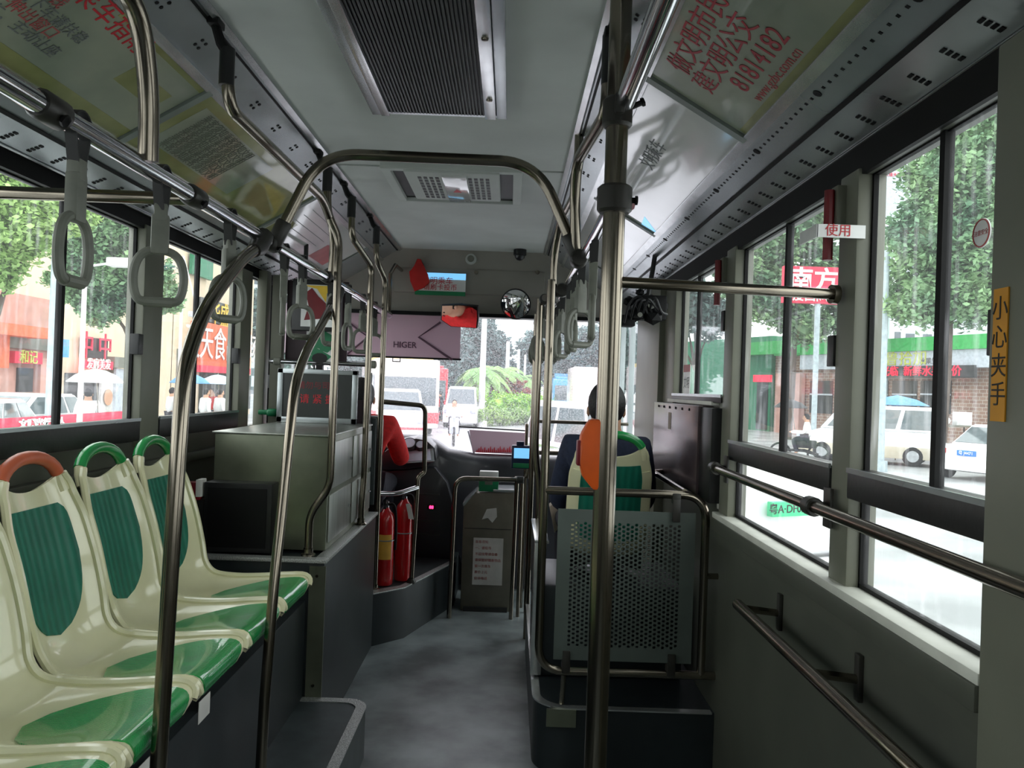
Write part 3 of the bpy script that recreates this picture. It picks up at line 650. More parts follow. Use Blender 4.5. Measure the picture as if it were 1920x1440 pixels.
# curved stanchions beside the seats
def stanchion(pts, foot, label, r):
    g = thing('curved_stanchion', foot, label, 'pole', 'curved poles in front of the left seats')
    b = MB(); b.tube([Vector(foot)] + spline(pts, 6), r, 16); b.build('pole_tube', 'steel', g)
    e = Vector(pts[-1]); b = MB(); b.tube([e + (Vector(pts[-2]) - e) * 0.3, e, e + Vector((0, 0.05, 0.045))], [0.022, 0.03, 0.03], 12); b.build('rail_socket', 'clamp_dark', g)
    b = MB(); b.lathe([(0, 0), (0.04, 0), (0.04, 0.006), (0.024, 0.014), (0.022, 0.04)], foot, 16); b.build('foot', 'steel', g)
stanchion([(-.735, 1.72, 0.646), (-.735, 1.743, 1.036), (-.735, 1.763, 1.328), (-.74, 1.79, 1.484), (-.748, 1.845, 1.571), (-.758, 1.944, 1.662), (-.772, 2.10, 1.754), (-.787, 2.284, 1.847), (-.80, 2.46, 1.912)], (-.735, 1.712, 0.199), 'curved steel pole rising from the step past the second nearest seat', 0.0178)
stanchion([(-.735, 2.48, 0.5), (-.735, 2.535, 0.837), (-.735, 2.596, 1.084), (-.735, 2.66, 1.345), (-.74, 2.724, 1.489), (-.75, 2.89, 1.607), (-.765, 3.136, 1.712), (-.795, 3.53, 1.872)], (-.735, 2.46, 0.199), 'curved steel pole rising in front of the farthest left seat', 0.0168)
# arch over the aisle
g = thing('aisle_arch', (-0.29, 2.64, RZ), 'steel arch across the aisle under the ceiling joining the two overhead rails', 'handrail')
b = MB(); b.tube(fillet([(-0.795, 2.62, RZ + 0.01), (-0.66, 2.63, 2.262), (0.065, 2.65, 2.262), (0.20, 2.65, RZ + 0.02)], 0.13, 10), 0.0185, 16); b.build('arch_tube', 'steel', g)
for c, t in (((-0.785, 2.62, RZ + 0.035), (0.13, 0, 0.29)), ((0.195, 2.65, RZ + 0.03), (-0.13, 0, 0.29))): clamp_part(g, c, t, 0.026, 0.09)
# right hanger C and forward hanger D
g = thing('ceiling_hanger_rail', (0.21, 2.4, RZ), 'bent steel rail hanging from the ceiling just left of the big right pole', 'handrail')
b = MB(); b.box(0.215, 0.25, 2.05, 2.1, 2.43, 2.468, 0.005); b.build('ceiling_mount', 'black_rubber', g)
b = MB(); b.tube([(0.232, 2.08, 2.44), (0.232, 2.08, 2.31)], 0.021, 14); b.build('sleeve', 'black_plastic', g)
b = MB(); b.tube(fillet([(0.23, 2.08, 2.32), (0.228, 2.08, 2.235), (0.19, 2.52, 2.235), (0.19, 2.60, 2.15), (0.205, 2.645, RZ)], 0.07), 0.0175, 14); b.build('rail_tube', 'steel', g)
g = thing('ceiling_hanger_rail', (0.19, 3.4, RZ), 'bent steel rail dropping behind the aisle arch to the straps rail', 'handrail')
b = MB(); b.tube(fillet([(0.225, 2.95, 2.46), (0.225, 2.97, 2.25), (0.19, 3.40, 2.22), (0.175, 3.5, 2.1), (0.175, 3.52, RZ - 0.04)], 0.1), 0.0165, 14); b.build('rail_tube', 'steel', g); clamp_part(g, (0.175, 3.52, RZ - 0.03), (0, 0, 1), 0.026, 0.07)

# front right stanchions and the guard frame
g = thing('guard_frame', (0.45, 3.1, 0.268), 'tubular steel guard frame holding the perforated grey panel', 'guard rail')
FY = 3.1
b = MB(); b.tube(fillet([(0.147, FY, RZ - 0.02), (0.147, FY, 0.40), (0.80, FY, 0.40)], 0.1, 8), 0.0165, 14); b.build('upright_tube', 'steel', g)
b = MB(); b.tube(fillet([(0.152, FY, 1.105), (0.785, FY, 1.105), (0.785, FY, 0.40)], 0.1, 8), 0.0165, 14); b.build('top_tube', 'steel', g)
b = MB(); b.tube([(0.70, FY + 0.01, 1.115), (0.72, 3.9, 1.11), (0.775, 3.95, 1.11)], 0.013, 10); b.build('side_tube', 'steel', g)
for x, z, s in ((0.665, 1.09, -1), (0.665, 0.415, 1), (0.255, 0.415, 1)):
    b = MB(); b.box(x - 0.017, x + 0.017, FY - 0.021, FY + 0.021, z - 0.02, z + 0.022, 0.006); b.box(x - 0.015, x + 0.015, FY - 0.024, FY - 0.016, z + (0 if s > 0 else -0.09), z + (0.07 if s > 0 else 0), 0.003); b.build('panel_clip', 'clamp_dark', g)
for z, r in ((0.79, 0.012), (0.40, 0.017)): b = MB(); b.tube([(0.785, FY, z), (0.84, FY, z)], r, 10); b.build('wall_stub', 'steel', g)
b = MB(); b.tube([(0.25, FY, 0.40), (0.245, FY + 0.01, 0.268)], 0.01, 8); b.build('foot_rod', 'steel', g)
# perforated panel, real holes
b = MB(); px0, px1, pz0, pz1, yy, th = 0.205, 0.745, 0.445, 1.035, FY - 0.004, 0.003
hx0, hx1, hz0, hz1 = 0.255, 0.69, 0.50, 0.985; nx, nz = 26, 56; cw, ch = (hx1 - hx0) / nx, (hz1 - hz0) / nz
def both(vs):
    for off, rev in ((0, 0), (th, 1)):
        q = [b.bm.verts.new((x, yy + off, z)) for x, z in vs]; b._f(q[::-1] if rev else q)
for j in range(nz):
    for i in range(nx):
        x0 = hx0 + i * cw; z0 = hz0 + j * ch
        if (i + j) % 2: both([(x0, z0), (x0 + cw, z0), (x0 + cw, z0 + ch), (x0, z0 + ch)]); continue
        cx, cz = x0 + cw / 2, z0 + ch / 2; r = 0.0064
        H = [(cx + r * math.cos(a), cz + r * math.sin(a)) for a in [PI / 4 + k * PI / 4 for k in range(8)]]
        S = [(x0 + cw, z0 + ch), (cx, z0 + ch), (x0, z0 + ch), (x0, cz), (x0, z0), (cx, z0), (x0 + cw, z0), (x0 + cw, cz)]
        for k in range(8): both([H[k], S[k], S[(k + 1) % 8], H[(k + 1) % 8]])
for vs in ([(px0, pz0), (px1, pz0), (px1, hz0), (px0, hz0)], [(px0, hz1), (px1, hz1), (px1, pz1), (px0, pz1)], [(px0, hz0), (hx0, hz0), (hx0, hz1), (px0, hz1)], [(hx1, hz0), (px1, hz0), (px1, hz1), (hx1, hz1)]): both(vs)
for a, c in (((px0, pz0), (px1, pz0)), ((px1, pz0), (px1, pz1)), ((px1, pz1), (px0, pz1)), ((px0, pz1), (px0, pz0))):
    b.quad((a[0], yy, a[1]), (c[0], yy, c[1]), (c[0], yy + th, c[1]), (a[0], yy + th, a[1]))
b.build('perforated_panel', 'perf_panel', g, smooth=False, label='grey-green sheet full of round holes')
g = thing('front_stanchion', (0.14, 3.95, 0.268), 'vertical steel pole just ahead of the guard frame beside the aisle', 'pole')
b = MB(); b.tube(fillet([(0.135, 3.95, RZ), (0.135, 3.95, 1.18), (0.165, 3.95, 1.0), (0.165, 3.95, 0.85)], 0.08), 0.0175, 14); b.build('pole_tube', 'steel', g)
g = thing('front_stanchion', (0.10, 4.75, 0.0), 'vertical steel pole behind the card reader near the fare box', 'pole')
b = MB(); b.tube([(0.145, 4.75, RZ), (0.145, 4.75, 0.0)], 0.0165, 14); b.build('pole_tube', 'steel', g)
g = thing('front_cross_bar', (0.5, 5.3, 1.2), 'thin horizontal bar in front of the windscreen on the right', 'handrail')
b = MB(); b.tube([(0.155, 5.3, 1.285), (0.80, 5.3, 1.285)], 0.012, 10); b.tube([(0.155, 5.3, 1.075), (0.80, 5.3, 1.075)], 0.016, 10); b.tube([(0.155, 5.3, 0.0), (0.155, 5.3, 1.30)], 0.014, 10); b.build('bar_tube', 'steel', g)

# wall rails on the right
g = thing('window_rail', (0.76, 2.0, 1.23), 'steel rail running along the lower right windows', 'handrail')
b = MB(); b.tube([(0.762, 0.95, 1.232), (0.762, 2.93, 1.232)], 0.015, 14); b.ball((0.762, 2.93, 1.232), 0.016); b.build('rail_tube', 'steel', g)
for y in (1.97, 2.90, 1.05):
    b = MB(); collar(b, (0.762, y, 1.232), (0, 1, 0), 0.024, 0.045); b.cyl((0.762, y, 1.232), (0.81, y, 1.232), 0.012, 10); b.box(0.798, 0.808, y - 0.022, y + 0.022, 1.18, 1.28, 0.004); b.build('bracket', 'clamp_dark', g)
g = thing('hip_rail', (0.73, 1.9, 0.84), 'low bent steel rail on the right wall of the standing area', 'handrail')
b = MB(); b.tube(fillet([(0.72, 2.42, 0.862), (0.72, 1.42, 0.862), (0.76, 1.20, 0.83), (0.84, 1.06, 0.81)], 0.12, 8), 0.0165, 14); b.ball((0.72, 2.42, 0.862), 0.017); b.build('rail_tube', 'steel', g)
for y in (2.38, 1.84, 1.15):
    b = MB(); b.tube([(0.72 if y > 1.5 else 0.8, y, 0.862), (0.84, y, 0.85)], 0.011, 10); b.build('bracket', 'steel', g)
    b = MB(); b.box(0.828, 0.841, y - 0.014, y + 0.014, 0.80, 0.91, 0.004); b.build('wall_plate', 'clamp_dark', g)

# guard loop by the driver platform
g = thing('driver_guard_loop', (-0.6, 4.72, 0.296), 'bent steel guard loop in front of the fire extinguishers', 'guard rail')
A = at(717, 757, y=4.66); B_ = at(797, 763, y=4.86); Cc = at(800, 1090, y=4.9)
b = MB(); b.tube(fillet([(-0.745, 4.63, 1.395), (-0.515, 4.83, 1.375), (-0.51, 4.86, 0.96), (-0.545, 4.84, 0.94), (-0.56, 4.80, 0.30)], 0.05), 0.0145, 12); b.build('loop_tube', 'steel', g)
b = MB(); b.tube(fillet([(-0.75, 4.63, 0.855), (-0.65, 4.68, 0.85), (-0.545, 4.82, 0.875)], 0.05), 0.0145, 12); b.build('middle_tube', 'chrome', g)
b = MB(); b.lathe([(0, 0), (0.03, 0), (0.03, 0.01), (0.018, 0.03)], (-0.56, 4.80, 0.296), 12); b.build('foot', 'clamp_dark', g)
# fare box fence
g = thing('fare_box_fence', (-0.1, 5.15, 0.0), 'steel tube fence around the fare box', 'guard rail')
b = MB(); b.tube(fillet([(-0.345, 5.12, 0.0), (-0.335, 5.12, 0.905), (0.085, 5.14, 0.905)], 0.08, 8), 0.0155, 12); b.tube([(0.065, 5.14, 0.91), (0.055, 5.14, 0.0)], 0.0135, 12); b.tube([(0.10, 5.2, 0.91), (0.10, 5.2, 0.0)], 0.012, 12); b.build('fence_tube', 'steel', g)
b = MB(); collar(b, (0.085, 5.14, 0.905), (1, 0, 0), 0.024, 0.05); b.build('clamp', 'clamp_dark', g)

# ---------------------------------------------------------------- hanging straps
def make_strap():
    g = thing('hanging_strap', (0, 0, 0), '', 'hand strap', 'straps on the overhead rails')
    b = MB(); path = [Vector((0, 0.027 * math.sin(a), 0.027 * math.cos(a))) for a in [(-2.2 + 4.4 * k / 14) for k in range(15)]]
    path = [Vector((0, -0.008, -0.075))] + path + [Vector((0, 0.008, -0.075))]
    rows = [[p + Vector((-0.011, 0, 0)), p + Vector((0.011, 0, 0))] for p in path]
    b.slab(rows, 0.0035); b.build('loop', 'strap_dark', g)
    b = MB(); b.box(-0.014, 0.014, -0.013, 0.013, -0.10, -0.06, 0.004); b.box(-0.019, 0.019, -0.0125, 0.0125, -0.175, -0.085, 0.006); b.build('holder', 'strap_grey', g)
    b = MB(); pts = [(-0.02, 0, -0.168), (-0.044, 0, -0.188), (-0.053, 0, -0.23), (-0.046, 0, -0.272), (-0.026, 0, -0.284), (0.026, 0, -0.284), (0.046, 0, -0.272), (0.053, 0, -0.23), (0.044, 0, -0.188), (0.02, 0, -0.168)]
    pts = [Vector(p) for p in pts]; P = []
    n = len(pts)
    for i in range(n):
        p0, p1, p2, p3 = pts[i - 1], pts[i], pts[(i + 1) % n], pts[(i + 2) % n]
        for j in range(5):
            t = j / 5; P.append(0.5 * ((2 * p1) + (p2 - p0) * t + (2 * p0 - 5 * p1 + 4 * p2 - p3) * t * t + (3 * p1 - p0 - 3 * p2 + p3) * t ** 3))
    b.tube(P, 0.0098, 10, closed=True); b.tube([(-0.03, 0, -0.284), (0.03, 0, -0.284)], 0.0118, 10); b.build('grip_ring', 'strap_grey', g)
    return g
strap0 = make_strap(); first = [True]
def strap(x, y, rz, label, z=RZ, tilt=0.0):
    s = strap0 if first[0] else copy_tree(strap0); first[0] = False
    s.location = (x, y, z); s.rotation_euler = (tilt, 0, 0); s['label'] = label
    for k in kids(s):
        if k.name.startswith('grip_ring') or k.name.startswith('holder'): k.rotation_euler = (0, 0, rz)
    return s
names = ['nearest', 'second nearest', 'third', 'fourth', 'fifth', 'sixth', 'seventh', 'eighth', 'farthest']
for i, (y, rz) in enumerate(((1.45, 1.6), (1.80, 0.35), (2.24, 0.95), (2.78, 1.85), (3.02, 0.8), (3.5, 1.2), (3.88, 1.4), (4.26, 0.7), (4.64, 0.1))):
    strap(RLX, y, rz, ['hand strap on the left rail nearest the camera, ring seen nearly edge on', 'hand strap on the left rail with its ring turned flat, second nearest', 'hand strap on the left rail over the top of the curved pole, third nearest', 'hand strap on the left rail seen fully edge on, fourth nearest', 'hand strap on the left rail in front of the black monitor, fifth nearest', 'hand strap on the left rail at the head of the second curved pole, sixth nearest', 'hand strap on the left rail seventh from the camera, turned half edge on', 'hand strap on the left rail eighth from the camera, before the sunshade', 'hand strap at the front end of the left rail over the sunshade'][i])
ys = (2.32, 2.72, 3.02, 3.28, 3.72, 4.0, 4.28, 4.56, 4.84)
for i, y in enumerate(ys):
    strap(0.232, y, (1.5, 0.5, 1.3, 1.6, 0.9, 1.3, 1.7, 1.1, 1.4)[i], '%s hand strap on the rail running forward from the big right pole' % names[i], RZ - 0.01)
for i, y in enumerate((4.15, 4.5, 4.85, 5.2)):
    strap(0.155, y, (0.3, 1.0, 0.6, 1.2)[i], '%s of four hand straps on the short rail near the fare box' % ['nearest', 'second', 'third', 'farthest'][i], RZ - 0.005)

# ---------------------------------------------------------------- seats
def seat_centre(t):      # profile from the front lip (t=0) over the pan and up the back (t=1): (y forward, z)
    K = [(0.412, -0.060), (0.425, -0.022), (0.405, 0.0), (0.33, -0.004), (0.23, -0.018), (0.13, -0.024), (0.05, -0.012), (0.0, 0.04), (-0.025, 0.12), (-0.055, 0.24), (-0.085, 0.34), (-0.11, 0.42), (-0.125, 0.47)]
    x = t * (len(K) - 1); i = min(int(x), len(K) - 2); f = x - i
    P = [K[max(i - 1, 0)], K[i], K[i + 1], K[min(i + 2, len(K) - 1)]]
    g = lambda a: 0.5 * ((2 * P[1][a]) + (P[2][a] - P[0][a]) * f + (2 * P[0][a] - 5 * P[1][a] + 4 * P[2][a] - P[3][a]) * f * f + (3 * P[1][a] - P[0][a] - 3 * P[2][a] + P[3][a]) * f ** 3)
    return g(0), g(1)
def lerpk(K, t):
    for (a, v), (c, w) in zip(K, K[1:]):
        if t <= c: f = (t - a) / (c - a); f = f * f * (3 - 2 * f); return v + (w - v) * f
    return K[-1][1]
SW = [(0.0, 0.150), (0.12, 0.178), (0.3, 0.186), (0.45, 0.180), (0.56, 0.166), (0.7, 0.178), (0.82, 0.175), (0.93, 0.153), (1.0, 0.132)]
def sp(s, t, lift=0.0):
    e = 1e-3; y, z = seat_centre(t); y1, z1 = seat_centre(min(1, t + e)); y0, z0 = seat_centre(max(0, t - e))
    d = Vector((0, y1 - y0, z1 - z0)).normalized(); n = Vector((0, -d.z, d.y)) if True else None
    n = Vector((0, -d.z * -1, -d.y)); n = Vector((0, d.z, -d.y))
    w = lerpk(SW, t)
    curl = 0.022 * lerpk([(0, 0.1), (0.2, 0.35), (0.45, 0.9), (0.7, 1.25), (1, 0.9)], t) * abs(s) ** 3.2
    drop = 0.018 * (1 - s * s) * lerpk([(0, 0), (0.15, 0.2), (0.4, 1.0), (0.6, 1.0), (1, 0.8)], t)
    return Vector((s * w, y, z)) + n * (curl - drop + lift)
def region(t0, t1, hw, lift, nm, mm, root, nt=18, ns=12, th=0.004, shrink=None):
    rows = []
    for i in range(nt + 1):
        v = i / nt; t = t0 + (t1 - t0) * v; h = hw(v)
        rows.append([sp(h * (2 * j / ns - 1), t, lift) for j in range(ns + 1)])
    b = MB(); b.slab(rows, th); return b.build(nm, mm, root)
def make_seat(top_mat='seat_green'):
    g = thing('bus_seat', (0, 0, 0), '', 'bus seat', 'moulded plastic bus seats')
    b = MB(); rows = [[sp(2 * j / 20 - 1, i / 44) for j in range(21)] for i in range(45)]
    # concave upper edge: pull the centre of the last rows down
    for i in range(38, 45):
        k = (i - 37) / 7
        for j in range(21):
            s = 2 * j / 20 - 1; t = i / 44 - 0.06 * k * (1 - s * s); rows[i][j] = sp(s, t)
    b.slab(rows, 0.011)
    for q in (0, 20): b.tube([rows[i][q] + Vector((0, 0, 0)) for i in range(3, 45)], 0.0115, 8)
    b.build('shell', 'seat_cream', g)
    region(0.60, 0.885, lambda v: math.sqrt(max(0.0, 1 - (1 - min(v / 0.55, 1)) ** 2)) * (0.76 - 0.02 * v) if v < 0.55 else 0.76 - 0.04 * (v - 0.55) + (-0.10 * max(0, (v - 0.93) / 0.07)), 0.004, 'back_insert', 'seat_teal', g)
    region(0.02, 0.435, lambda v: 0.80 * math.sqrt(max(0.0, 1 - max(0, (v - 0.45) / 0.55) ** 2.4)), 0.004, 'seat_pad', 'pad_green', g)
    p0 = sp(-0.94, 0.955); p1 = sp(0.94, 0.955); mid = (p0 + p1) / 2
    arch = [p0 + Vector((0.0, 0, -0.03))] + [Vector((mid.x + 0.132 * math.cos(a), mid.y - 0.012 - 0.012 * math.sin(a), mid.z + 0.005 + 0.072 * math.sin(a))) for a in [PI - PI * k / 12 for k in range(13)]] + [p1 + Vector((0, 0, -0.03))]
    for seg in (arch[:4], arch[-4:]): b = MB(); b.tube(seg, 0.0155, 10); b.build('handle_base', 'seat_cream', g)
    b = MB(); b.tube(arch[2:-2], 0.0185, 12); b.build('top_handle', top_mat, g)
    b = MB(); b.box(-0.13, 0.13, 0.02, 0.33, -0.069, -0.054, 0.004); b.build('mounting_base', 'strap_dark', g)
    # green outer shell behind the backrest
    rows = [[sp((2 * j / 12 - 1) * 1.0, 0.60 + 0.26 * i / 16, -0.0125) for j in range(13)] for i in range(17)]
    b = MB(); b.slab(rows, 0.007); b.build('back_cover', 'seat_green', g)
    return g
seat0 = make_seat()
SZ = 0.735
sc_y = [2.915, 2.54, 2.165, 1.79, 1.415]
lab = ['farthest green-handled plastic seat on the left, next to the steel cabinet', 'green-handled plastic seat on the left, second from the steel cabinet', 'plastic seat with an orange top handle on the left', 'cream and green seat on the left whose back is cut by the photo edge', 'nearest seat on the left, only its front corner showing at the bottom edge']
seats = []
for i, y in enumerate(sc_y):
    s = seat0 if i == 0 else copy_tree(seat0)
    s.location = (-1.185, y, SZ); s.rotation_euler = (0, 0, -PI / 2); s['label'] = lab[i]; s['group'] = 'side facing seats on the left plinth'; seats.append(s)
    if i == 2:
        for k in kids(s):
            if k.name.startswith('top_handle'): k.data = k.data.copy(); k.data.materials[0] = MATS['handle_orange']; k['label'] = 'orange top handle'
s = copy_tree(seat0); s.location = (0.458, 3.57, 0.725 + 0.06); s.rotation_euler = (0, 0, 0); s['label'] = 'front passenger seat with green handle behind the perforated panel'; s['group'] = 'forward facing seats'
del s['group']
for k in kids(s):
    if k.name.startswith('back_cover'): k.data = k.data.copy(); k.data.materials[0] = MATS['seat_cream']; k['label'] = 'cream rear shell'
rear = region(0.62, 0.86, lambda v: 0.74 if v > 0.4 else 0.74 * math.sqrt(1 - (1 - v / 0.4) ** 2 * 0.6), -0.0205, 'rear_insert', 'seat_teal', s) if False else None
rows = [[sp((2 * j / 12 - 1) * 0.77, 0.61 + 0.285 * i / 16, -0.0195) + s.location for j in range(13)] for i in range(17)]
b = MB(); b.slab(rows, 0.004); b.build('rear_insert', 'seat_teal', s)
# ================================================================ people
def body_mesh(name, J, E, R, parent, m, root_i=0, sub=1, extra=None):
    me = bpy.data.meshes.new(name); me.from_pydata([Vector(j) for j in J], E, []); o = bpy.data.objects.new(name, me); C.objects.link(o)
    md = o.modifiers.new('skin', 'SKIN'); md.use_smooth_shade = True
    sv = me.skin_vertices[0].data
    for i, r in enumerate(R): sv[i].radius = (r, r) if not isinstance(r, tuple) else r
    sv[root_i].use_root = True
    s2 = o.modifiers.new('sub', 'SUBSURF'); s2.levels = sub; s2.render_levels = sub
    bpy.context.view_layer.update(); dg = bpy.context.evaluated_depsgraph_get(); m2 = bpy.data.meshes.new_from_object(o.evaluated_get(dg))
    bpy.data.objects.remove(o)
    b = MB(); b.bm.from_mesh(m2); bpy.data.meshes.remove(m2)
    if extra: extra(b)
    for f in b.bm.faces: f.material_index = 0
    off = wloc(parent)
    for v in b.bm.verts: v.co += off
    return b.build(name, m, parent, ang=80)
def person(root, pose, shirt='navy_cloth', legs='dark_trousers', hair='hair_black', sub=1, fingers=False, s=1.0, face_dir=(0, 1, 0), hairlen=0.0):
    P = {k: Vector(v) * s for k, v in pose.items()}
    fd = Vector(face_dir).normalized(); rt = fd.cross(Vector((0, 0, 1))).normalized()
    keys = ['pelvis', 'belly', 'chest', 'neck', 'head', 'crown', 'shL', 'elL', 'haL', 'shR', 'elR', 'haR', 'hipL', 'knL', 'anL', 'toL', 'hipR', 'knR', 'anR', 'toR']
    J = [P[k] for k in keys]; ix = {k: i for i, k in enumerate(keys)}
    E = [('pelvis', 'belly'), ('belly', 'chest'), ('chest', 'neck'), ('neck', 'head'), ('head', 'crown'), ('chest', 'shL'), ('shL', 'elL'), ('elL', 'haL'), ('chest', 'shR'), ('shR', 'elR'), ('elR', 'haR'),
         ('pelvis', 'hipL'), ('hipL', 'knL'), ('knL', 'anL'), ('anL', 'toL'), ('pelvis', 'hipR'), ('hipR', 'knR'), ('knR', 'anR'), ('anR', 'toR')]
    E = [(ix[a], ix[c]) for a, c in E]
    R = [.12, .115, .12, .058, .088, .07, .06, .045, .026, .06, .045, .026, .085, .058, .038, .03, .085, .058, .038, .03]; R = [r * s for r in R]
    if fingers:
        for side in ('L', 'R'):
            h = P['ha' + side]; e = P['el' + side]; d = (h - e).normalized(); w = d.cross(Vector((0, 0, 1))).normalized(); dn = Vector((0, 0, -1))
            J.append(h + d * .07 * s); pi = len(J) - 1; E.append((ix['ha' + side], pi)); R.append(.03 * s)
            for k in range(5):
                o = (k - 1.5) * .02 * s
                base = J[pi] + w * o + d * .015 * s if k < 4 else h + w * (-.035 if side == 'R' else .035) * s + d * .03 * s
                L = (.045, .05, .047, .036, .035)[k] * s
                J += [base, base + d * L * .6 + dn * L * .3, base + d * L * .8 + dn * L * 1.0]; n = len(J)
                E += [(pi if k < 4 else ix['ha' + side], n - 3), (n - 3, n - 2), (n - 2, n - 1)]; R += [.0095 * s, .0085 * s, .007 * s]
    hc = P['head']
    def ext(b):
        b.ball(hc + fd * .005 * s + Vector((0, 0, .035 * s)), .092 * s, (0.86, 1.0, 1.2), 3 if sub > 1 else 2)
        b.ball(hc + fd * .095 * s + Vector((0, 0, .01 * s)), .018 * s, (0.8, 1.2, 1.2), 1)
        for q in (-1, 1): b.ball(hc + rt * q * .084 * s + Vector((0, 0, .015 * s)), .024 * s, (0.45, 0.8, 1.2), 1)
    body = body_mesh('body', J, E, R, root, 'skin', 0, sub, ext)
    if sub > 1:
        off = wloc(root)
        for q in (-1, 1):
            b = MB(); b.ball(off + hc + fd * .083 * s + rt * q * .032 * s + Vector((0, 0, .035 * s)), .011 * s, sub=1); b.build('eye', 'eye_dark', root)
        b = MB(); b.ball(off + hc + fd * .088 * s + Vector((0, 0, -.03 * s)), .02 * s, (1, .35, .3), 1); b.build('mouth', 'dark_red', root)
    # clothes
    kj = ['pelvis', 'belly', 'chest', 'neck', 'shL', 'elL', 'haL', 'shR', 'elR', 'haR']; jx = {k: i for i, k in enumerate(kj)}
    JJ = [P[k].copy() for k in kj]; JJ[3] = P['chest'].lerp(P['neck'], 0.9)
    for sd in ('L', 'R'): JJ[jx['ha' + sd]] = P['el' + sd].lerp(P['ha' + sd], 0.9)
    EE = [('pelvis', 'belly'), ('belly', 'chest'), ('chest', 'neck'), ('chest', 'shL'), ('shL', 'elL'), ('elL', 'haL'), ('chest', 'shR'), ('shR', 'elR'), ('elR', 'haR')]
    body_mesh('jacket', JJ, [(jx[a], jx[c]) for a, c in EE], [r * s for r in (.15, .15, .155, .08, .08, .06, .042, .08, .06, .042)], root, shirt, 0, sub)
    kl = ['pelvis', 'hipL', 'knL', 'anL', 'hipR', 'knR', 'anR']; lx = {k: i for i, k in enumerate(kl)}
    body_mesh('trousers', [P[k] for k in kl], [(lx[a], lx[c]) for a, c in (('pelvis', 'hipL'), ('hipL', 'knL'), ('knL', 'anL'), ('pelvis', 'hipR'), ('hipR', 'knR'), ('knR', 'anR'))], [r * s for r in (.14, .1, .072, .055, .1, .072, .055)], root, legs, 0, sub)
    off = wloc(root); b = MB(); hcw = off + hc
    b.ball(hcw - fd * .016 * s + Vector((0, 0, .052 * s)), .100 * s, (0.90, 1.0, 1.12), 3 if sub > 1 else 2)
    dl = [v for v in b.bm.verts if ((v.co - hcw).dot(fd) > .035 * s and v.co.z < hcw.z + .09 * s) or v.co.z < hcw.z - (.055 + hairlen) * s]
    bmesh.ops.delete(b.bm, geom=dl, context='VERTS')
    ret = bmesh.ops.extrude_face_region(b.bm, geom=b.bm.faces[:])
    for v in [x for x in ret['geom'] if isinstance(x, bmesh.types.BMVert)]: v.co = hcw + (v.co - hcw) * 0.9
    b.build('hair', hair, root)
    return body
SIT = dict(pelvis=(0, 0, .10), belly=(0, -.02, .24), chest=(0, -.02, .44), neck=(0, .0, .575), head=(0, .03, .665), crown=(0, .02, .745), shL=(-.185, -.01, .52), elL=(-.235, .06, .25), haL=(-.16, .30, .19), shR=(.185, -.01, .52), elR=(.235, .06, .25), haR=(.16, .30, .19),
           hipL=(-.10, .04, .09), knL=(-.14, .44, .12), anL=(-.14, .45, -.28), toL=(-.15, .57, -.33), hipR=(.10, .04, .09), knR=(.14, .44, .12), anR=(.14, .45, -.28), toR=(.15, .57, -.33))
STAND = dict(pelvis=(0, 0, .92), belly=(0, 0, 1.05), chest=(0, 0, 1.25), neck=(0, .0, 1.42), head=(0, .02, 1.525), crown=(0, .01, 1.605), shL=(-.18, 0, 1.36), elL=(-.23, -.02, 1.08), haL=(-.22, .08, .84), shR=(.18, 0, 1.36), elR=(.23, -.02, 1.08), haR=(.22, .08, .84),
             hipL=(-.09, 0, .88), knL=(-.10, .05, .48), anL=(-.10, -.03, .08), toL=(-.11, .12, .04), hipR=(.09, 0, .88), knR=(.10, -.03, .48), anR=(.10, -.1, .08), toR=(.11, .04, .04))
pg = thing('person', (0.462, 3.74, 0.725), 'passenger with short black hair and dark navy jacket seated behind the perforated panel', 'person')
PAS = dict(SIT); PAS.update(shL=(-.165, -.01, .505), shR=(.165, -.01, .505), elL=(-.205, .07, .25), elR=(.205, .07, .25), anL=(-.14, .47, -.35), toL=(-.15, .59, -.42), anR=(.14, .47, -.35), toR=(.15, .59, -.42))
person(pg, PAS, sub=2, fingers=True, s=1.0, hairlen=0.035)
b = MB(); q = [at(1030, 950, y=4.15), at(1048, 935, y=4.2), at(1062, 945, y=4.2), at(1052, 985, y=4.15), at(1040, 1000, y=4.12)]
nb = thing('folded_newspaper', q[4], 'crumpled beige paper beside the front passenger seat', 'paper')
b.prism(q, (0.0, 0.05, 0.01), 0.004); b.build('sheets', 'newsprint', nb)
DRV = dict(SIT); DRV.update(elR=(.27, .12, .28), haR=(.17, .42, .36), elL=(-.25, .14, .28), haL=(-.12, .42, .36), shR=(.2, .02, .52))
ds = thing('driver_chair', (-0.98, 5.10, 0.296), 'black driver seat mostly hidden by the partition', 'seat')
b = MB(); b.box(-1.2, -0.78, 4.95, 5.33, 0.62, 0.72, 0.03); b.build('cushion', 'black_plastic', ds)
b = MB(); b.box(-1.2, -0.78, 4.83, 4.95, 0.68, 1.30, 0.03); b.build('backrest', 'black_plastic', ds)
b = MB(); b.box(-1.1, -0.88, 5.0, 5.25, 0.29, 0.63, 0.02); b.build('pedestal', 'black_rubber', ds)
dg_ = thing('person', (-0.97, 5.12, 0.71), 'bus driver in a red shirt, arm showing past the partition', 'person')
person(dg_, DRV, shirt='red_cloth', sub=2, fingers=True, s=1.0)
sw = thing('steering_wheel', (-0.98, 5.60, 1.05), 'black steering wheel in front of the driver', 'steering wheel')
b = MB(); M = Matrix.Translation((-0.98, 5.60, 1.05)) @ Matrix.Rotation(math.radians(-28), 4, 'X')
b.tube([M @ Vector((0.21 * math.cos(a), 0.21 * math.sin(a), 0)) for a in [2 * PI * k / 32 for k in range(32)]], 0.015, 10, closed=True); b.build('rim', 'black_plastic', sw)
b = MB()
